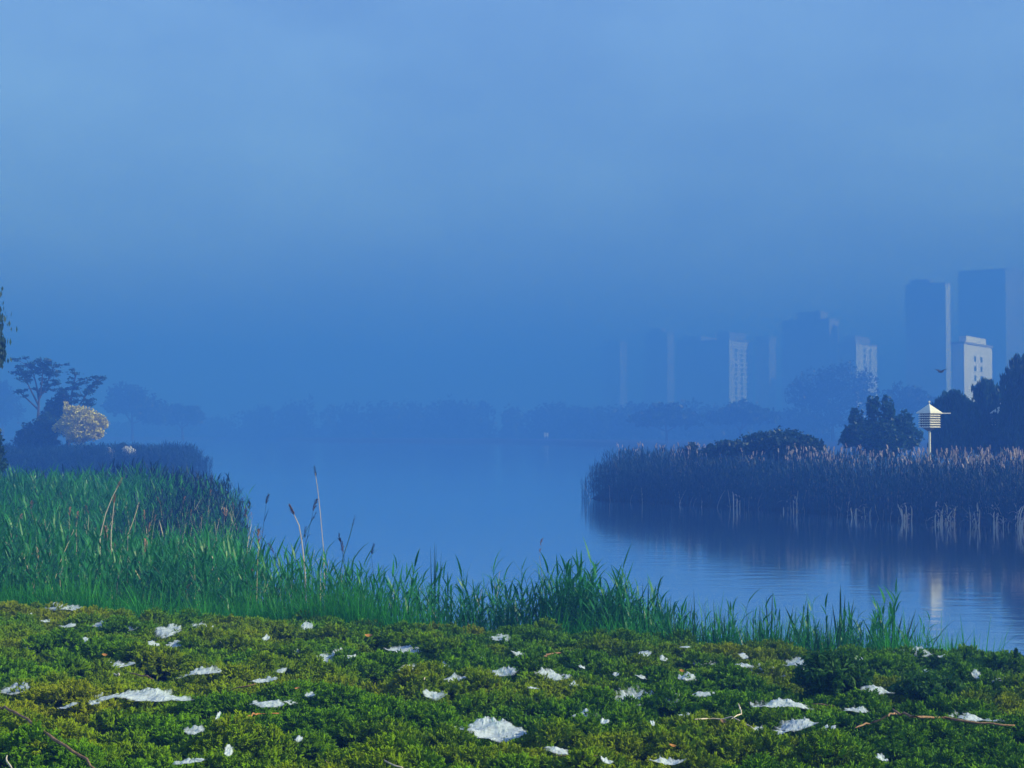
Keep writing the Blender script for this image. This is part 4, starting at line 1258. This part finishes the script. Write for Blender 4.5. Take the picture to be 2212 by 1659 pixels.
branch('fallen_twig', 'curved thin twig at the right end of the lower crescent web', [[(944, 1438), (950, 1448), (936, 1459), (918, 1463), (916, 1468)]], [2.6], 'twig_pale', .05)
branch('fallen_twig', 'thin brown twig left of the long bare branch', [[(1753, 1521), (1775, 1521), (1802, 1525)]], [3], 'twig', .04)
branch('fallen_twig', 'small tan twig at the bottom left of centre', [[(700, 1642), (712, 1648), (722, 1654)]], [2.6], 'twig', .04)
branch('fallen_twig', 'thin dark twig crossing the web near the bottom edge', [[(1195, 1632), (1230, 1633), (1290, 1632)]], [2.6], 'twig', .06)


def dead_leaf(label, px, py, w_px, seed, mat='dead_leaf'):
    p = carpet_hit(px, py, 0.04); k = ppm(p[1]); w_ = w_px / k; r = random.Random(seed)
    mb = MB(); n_ = 6; vs, fs = [], []
    for i in range(n_ + 1):
        t = i / n_; hw = w_ * 0.32 * math.sin(math.pi * (0.06 + 0.9 * t))
        x = (t - .5) * w_; z = 0.25 * w_ * (4 * (t - .5) ** 2) + 0.02
        vs += [(x, -hw, z + hw * .5), (x, 0, z), (x, hw, z + hw * .6)]
    for i in range(n_):
        a = i * 3
        fs += [(a, a + 3, a + 4, a + 1), (a + 1, a + 4, a + 5, a + 2)]
    mb.add(vs, fs)
    o = mb.build('dead_leaf', M[mat], smooth=True); o.location = tuple(p); o.rotation_euler = (r.uniform(.3, .7), r.uniform(-.3, .3), r.uniform(-.6, .6))
    return tag(o, label, 'leaf', 'dead leaves on the juniper')


dead_leaf('curled red brown dead leaf near the bottom edge right of centre', 1450, 1618, 17, 1)
dead_leaf('tan dead leaf beside the forked twig', 1563, 1562, 14, 2, 'twig')
dead_leaf('orange brown dead leaf below the grass at the centre', 797, 1378, 17, 3, 'twig_orange')
dead_leaf('upright orange dead leaf above the orange stick', 645, 1492, 12, 4, 'twig_orange')
dead_leaf('small dull brown leaf at left above the thin flat web', 225, 1419, 12, 5)
dead_leaf('small dark leaf right of the small arched web', 1472, 1453, 12, 6)

# a few taller shoots that rise above the carpet
def conifer_tip(label, px, py_top, D, h, seed):
    r = np.random.default_rng(seed)
    p = at(px, py_top, D); b = np.array((p[0], p[1], p[2] - h))
    root = tag(empty('juniper_shoot', tuple(b)), label, 'juniper shoot', 'upright juniper shoots on the carpet')
    mb = MB(); mb.tube([(0, 0, -.25), (0, 0, h * .9)], [.015, .004], 5); mb.build('stem', M['bark'], root)
    n_ = 900; t = r.random(n_) ** .8; a = r.uniform(0, 6.283, n_); q = (1 - t) * h * .34 * r.uniform(.4, 1.05, n_)
    P = np.stack([np.cos(a) * q, np.sin(a) * q, t * h], -1)
    quads_object('foliage', leaf_quads(r, P, .022, 0, False, 2.2), M['feathery'], root)
conifer_tip('pointed dark juniper shoot against the water at the right edge', 2195, 1402, 18.3, .34, 1)
conifer_tip('small rounded juniper shoot left of the pointed one at right', 2124, 1416, 18.4, .2, 2)


def feathery_shrub(label, px, py, D, w_, h_, n_, seed):
    r = np.random.default_rng(seed); p = carpet_hit(px, py)
    root = tag(empty('feathery_shrub', (p[0], p[1], p[2] - .1)), label, 'shrub', 'feathery shrubs on the carpet')
    mb = MB(); V = []
    for k in range(90):
        a = r.uniform(0, 6.283); q = w_ * math.sqrt(r.random()); l = h_ * (1 - .5 * (q / w_) ** 2) * r.uniform(.7, 1.1)
        tip = np.array((math.cos(a) * q, math.sin(a) * q, l)); base = tip * (.3, .3, 0)
        mb.tube([base, base * .4 + tip * .6 + (0, 0, .03), tip], [.004, .003, .001], 3, cap=False)
        t = r.random(n_ // 90)[:, None] ** .7
        V.append(base + (tip - base) * t + r.normal(0, .022, (n_ // 90, 3)))
    mb.build('stems', M['feathery'], root)
    quads_object('foliage', leaf_quads(r, np.concatenate(V), .026, 0, False, 3.0), M['feathery'], root)
feathery_shrub('largest feathery dark green shrub on the right of the carpet', 1795, 1478, 16, .42, .42, 9000, 1)
feathery_shrub('smaller feathery dark green shrub toward the right edge', 2010, 1500, 15, .40, .30, 6000, 2)
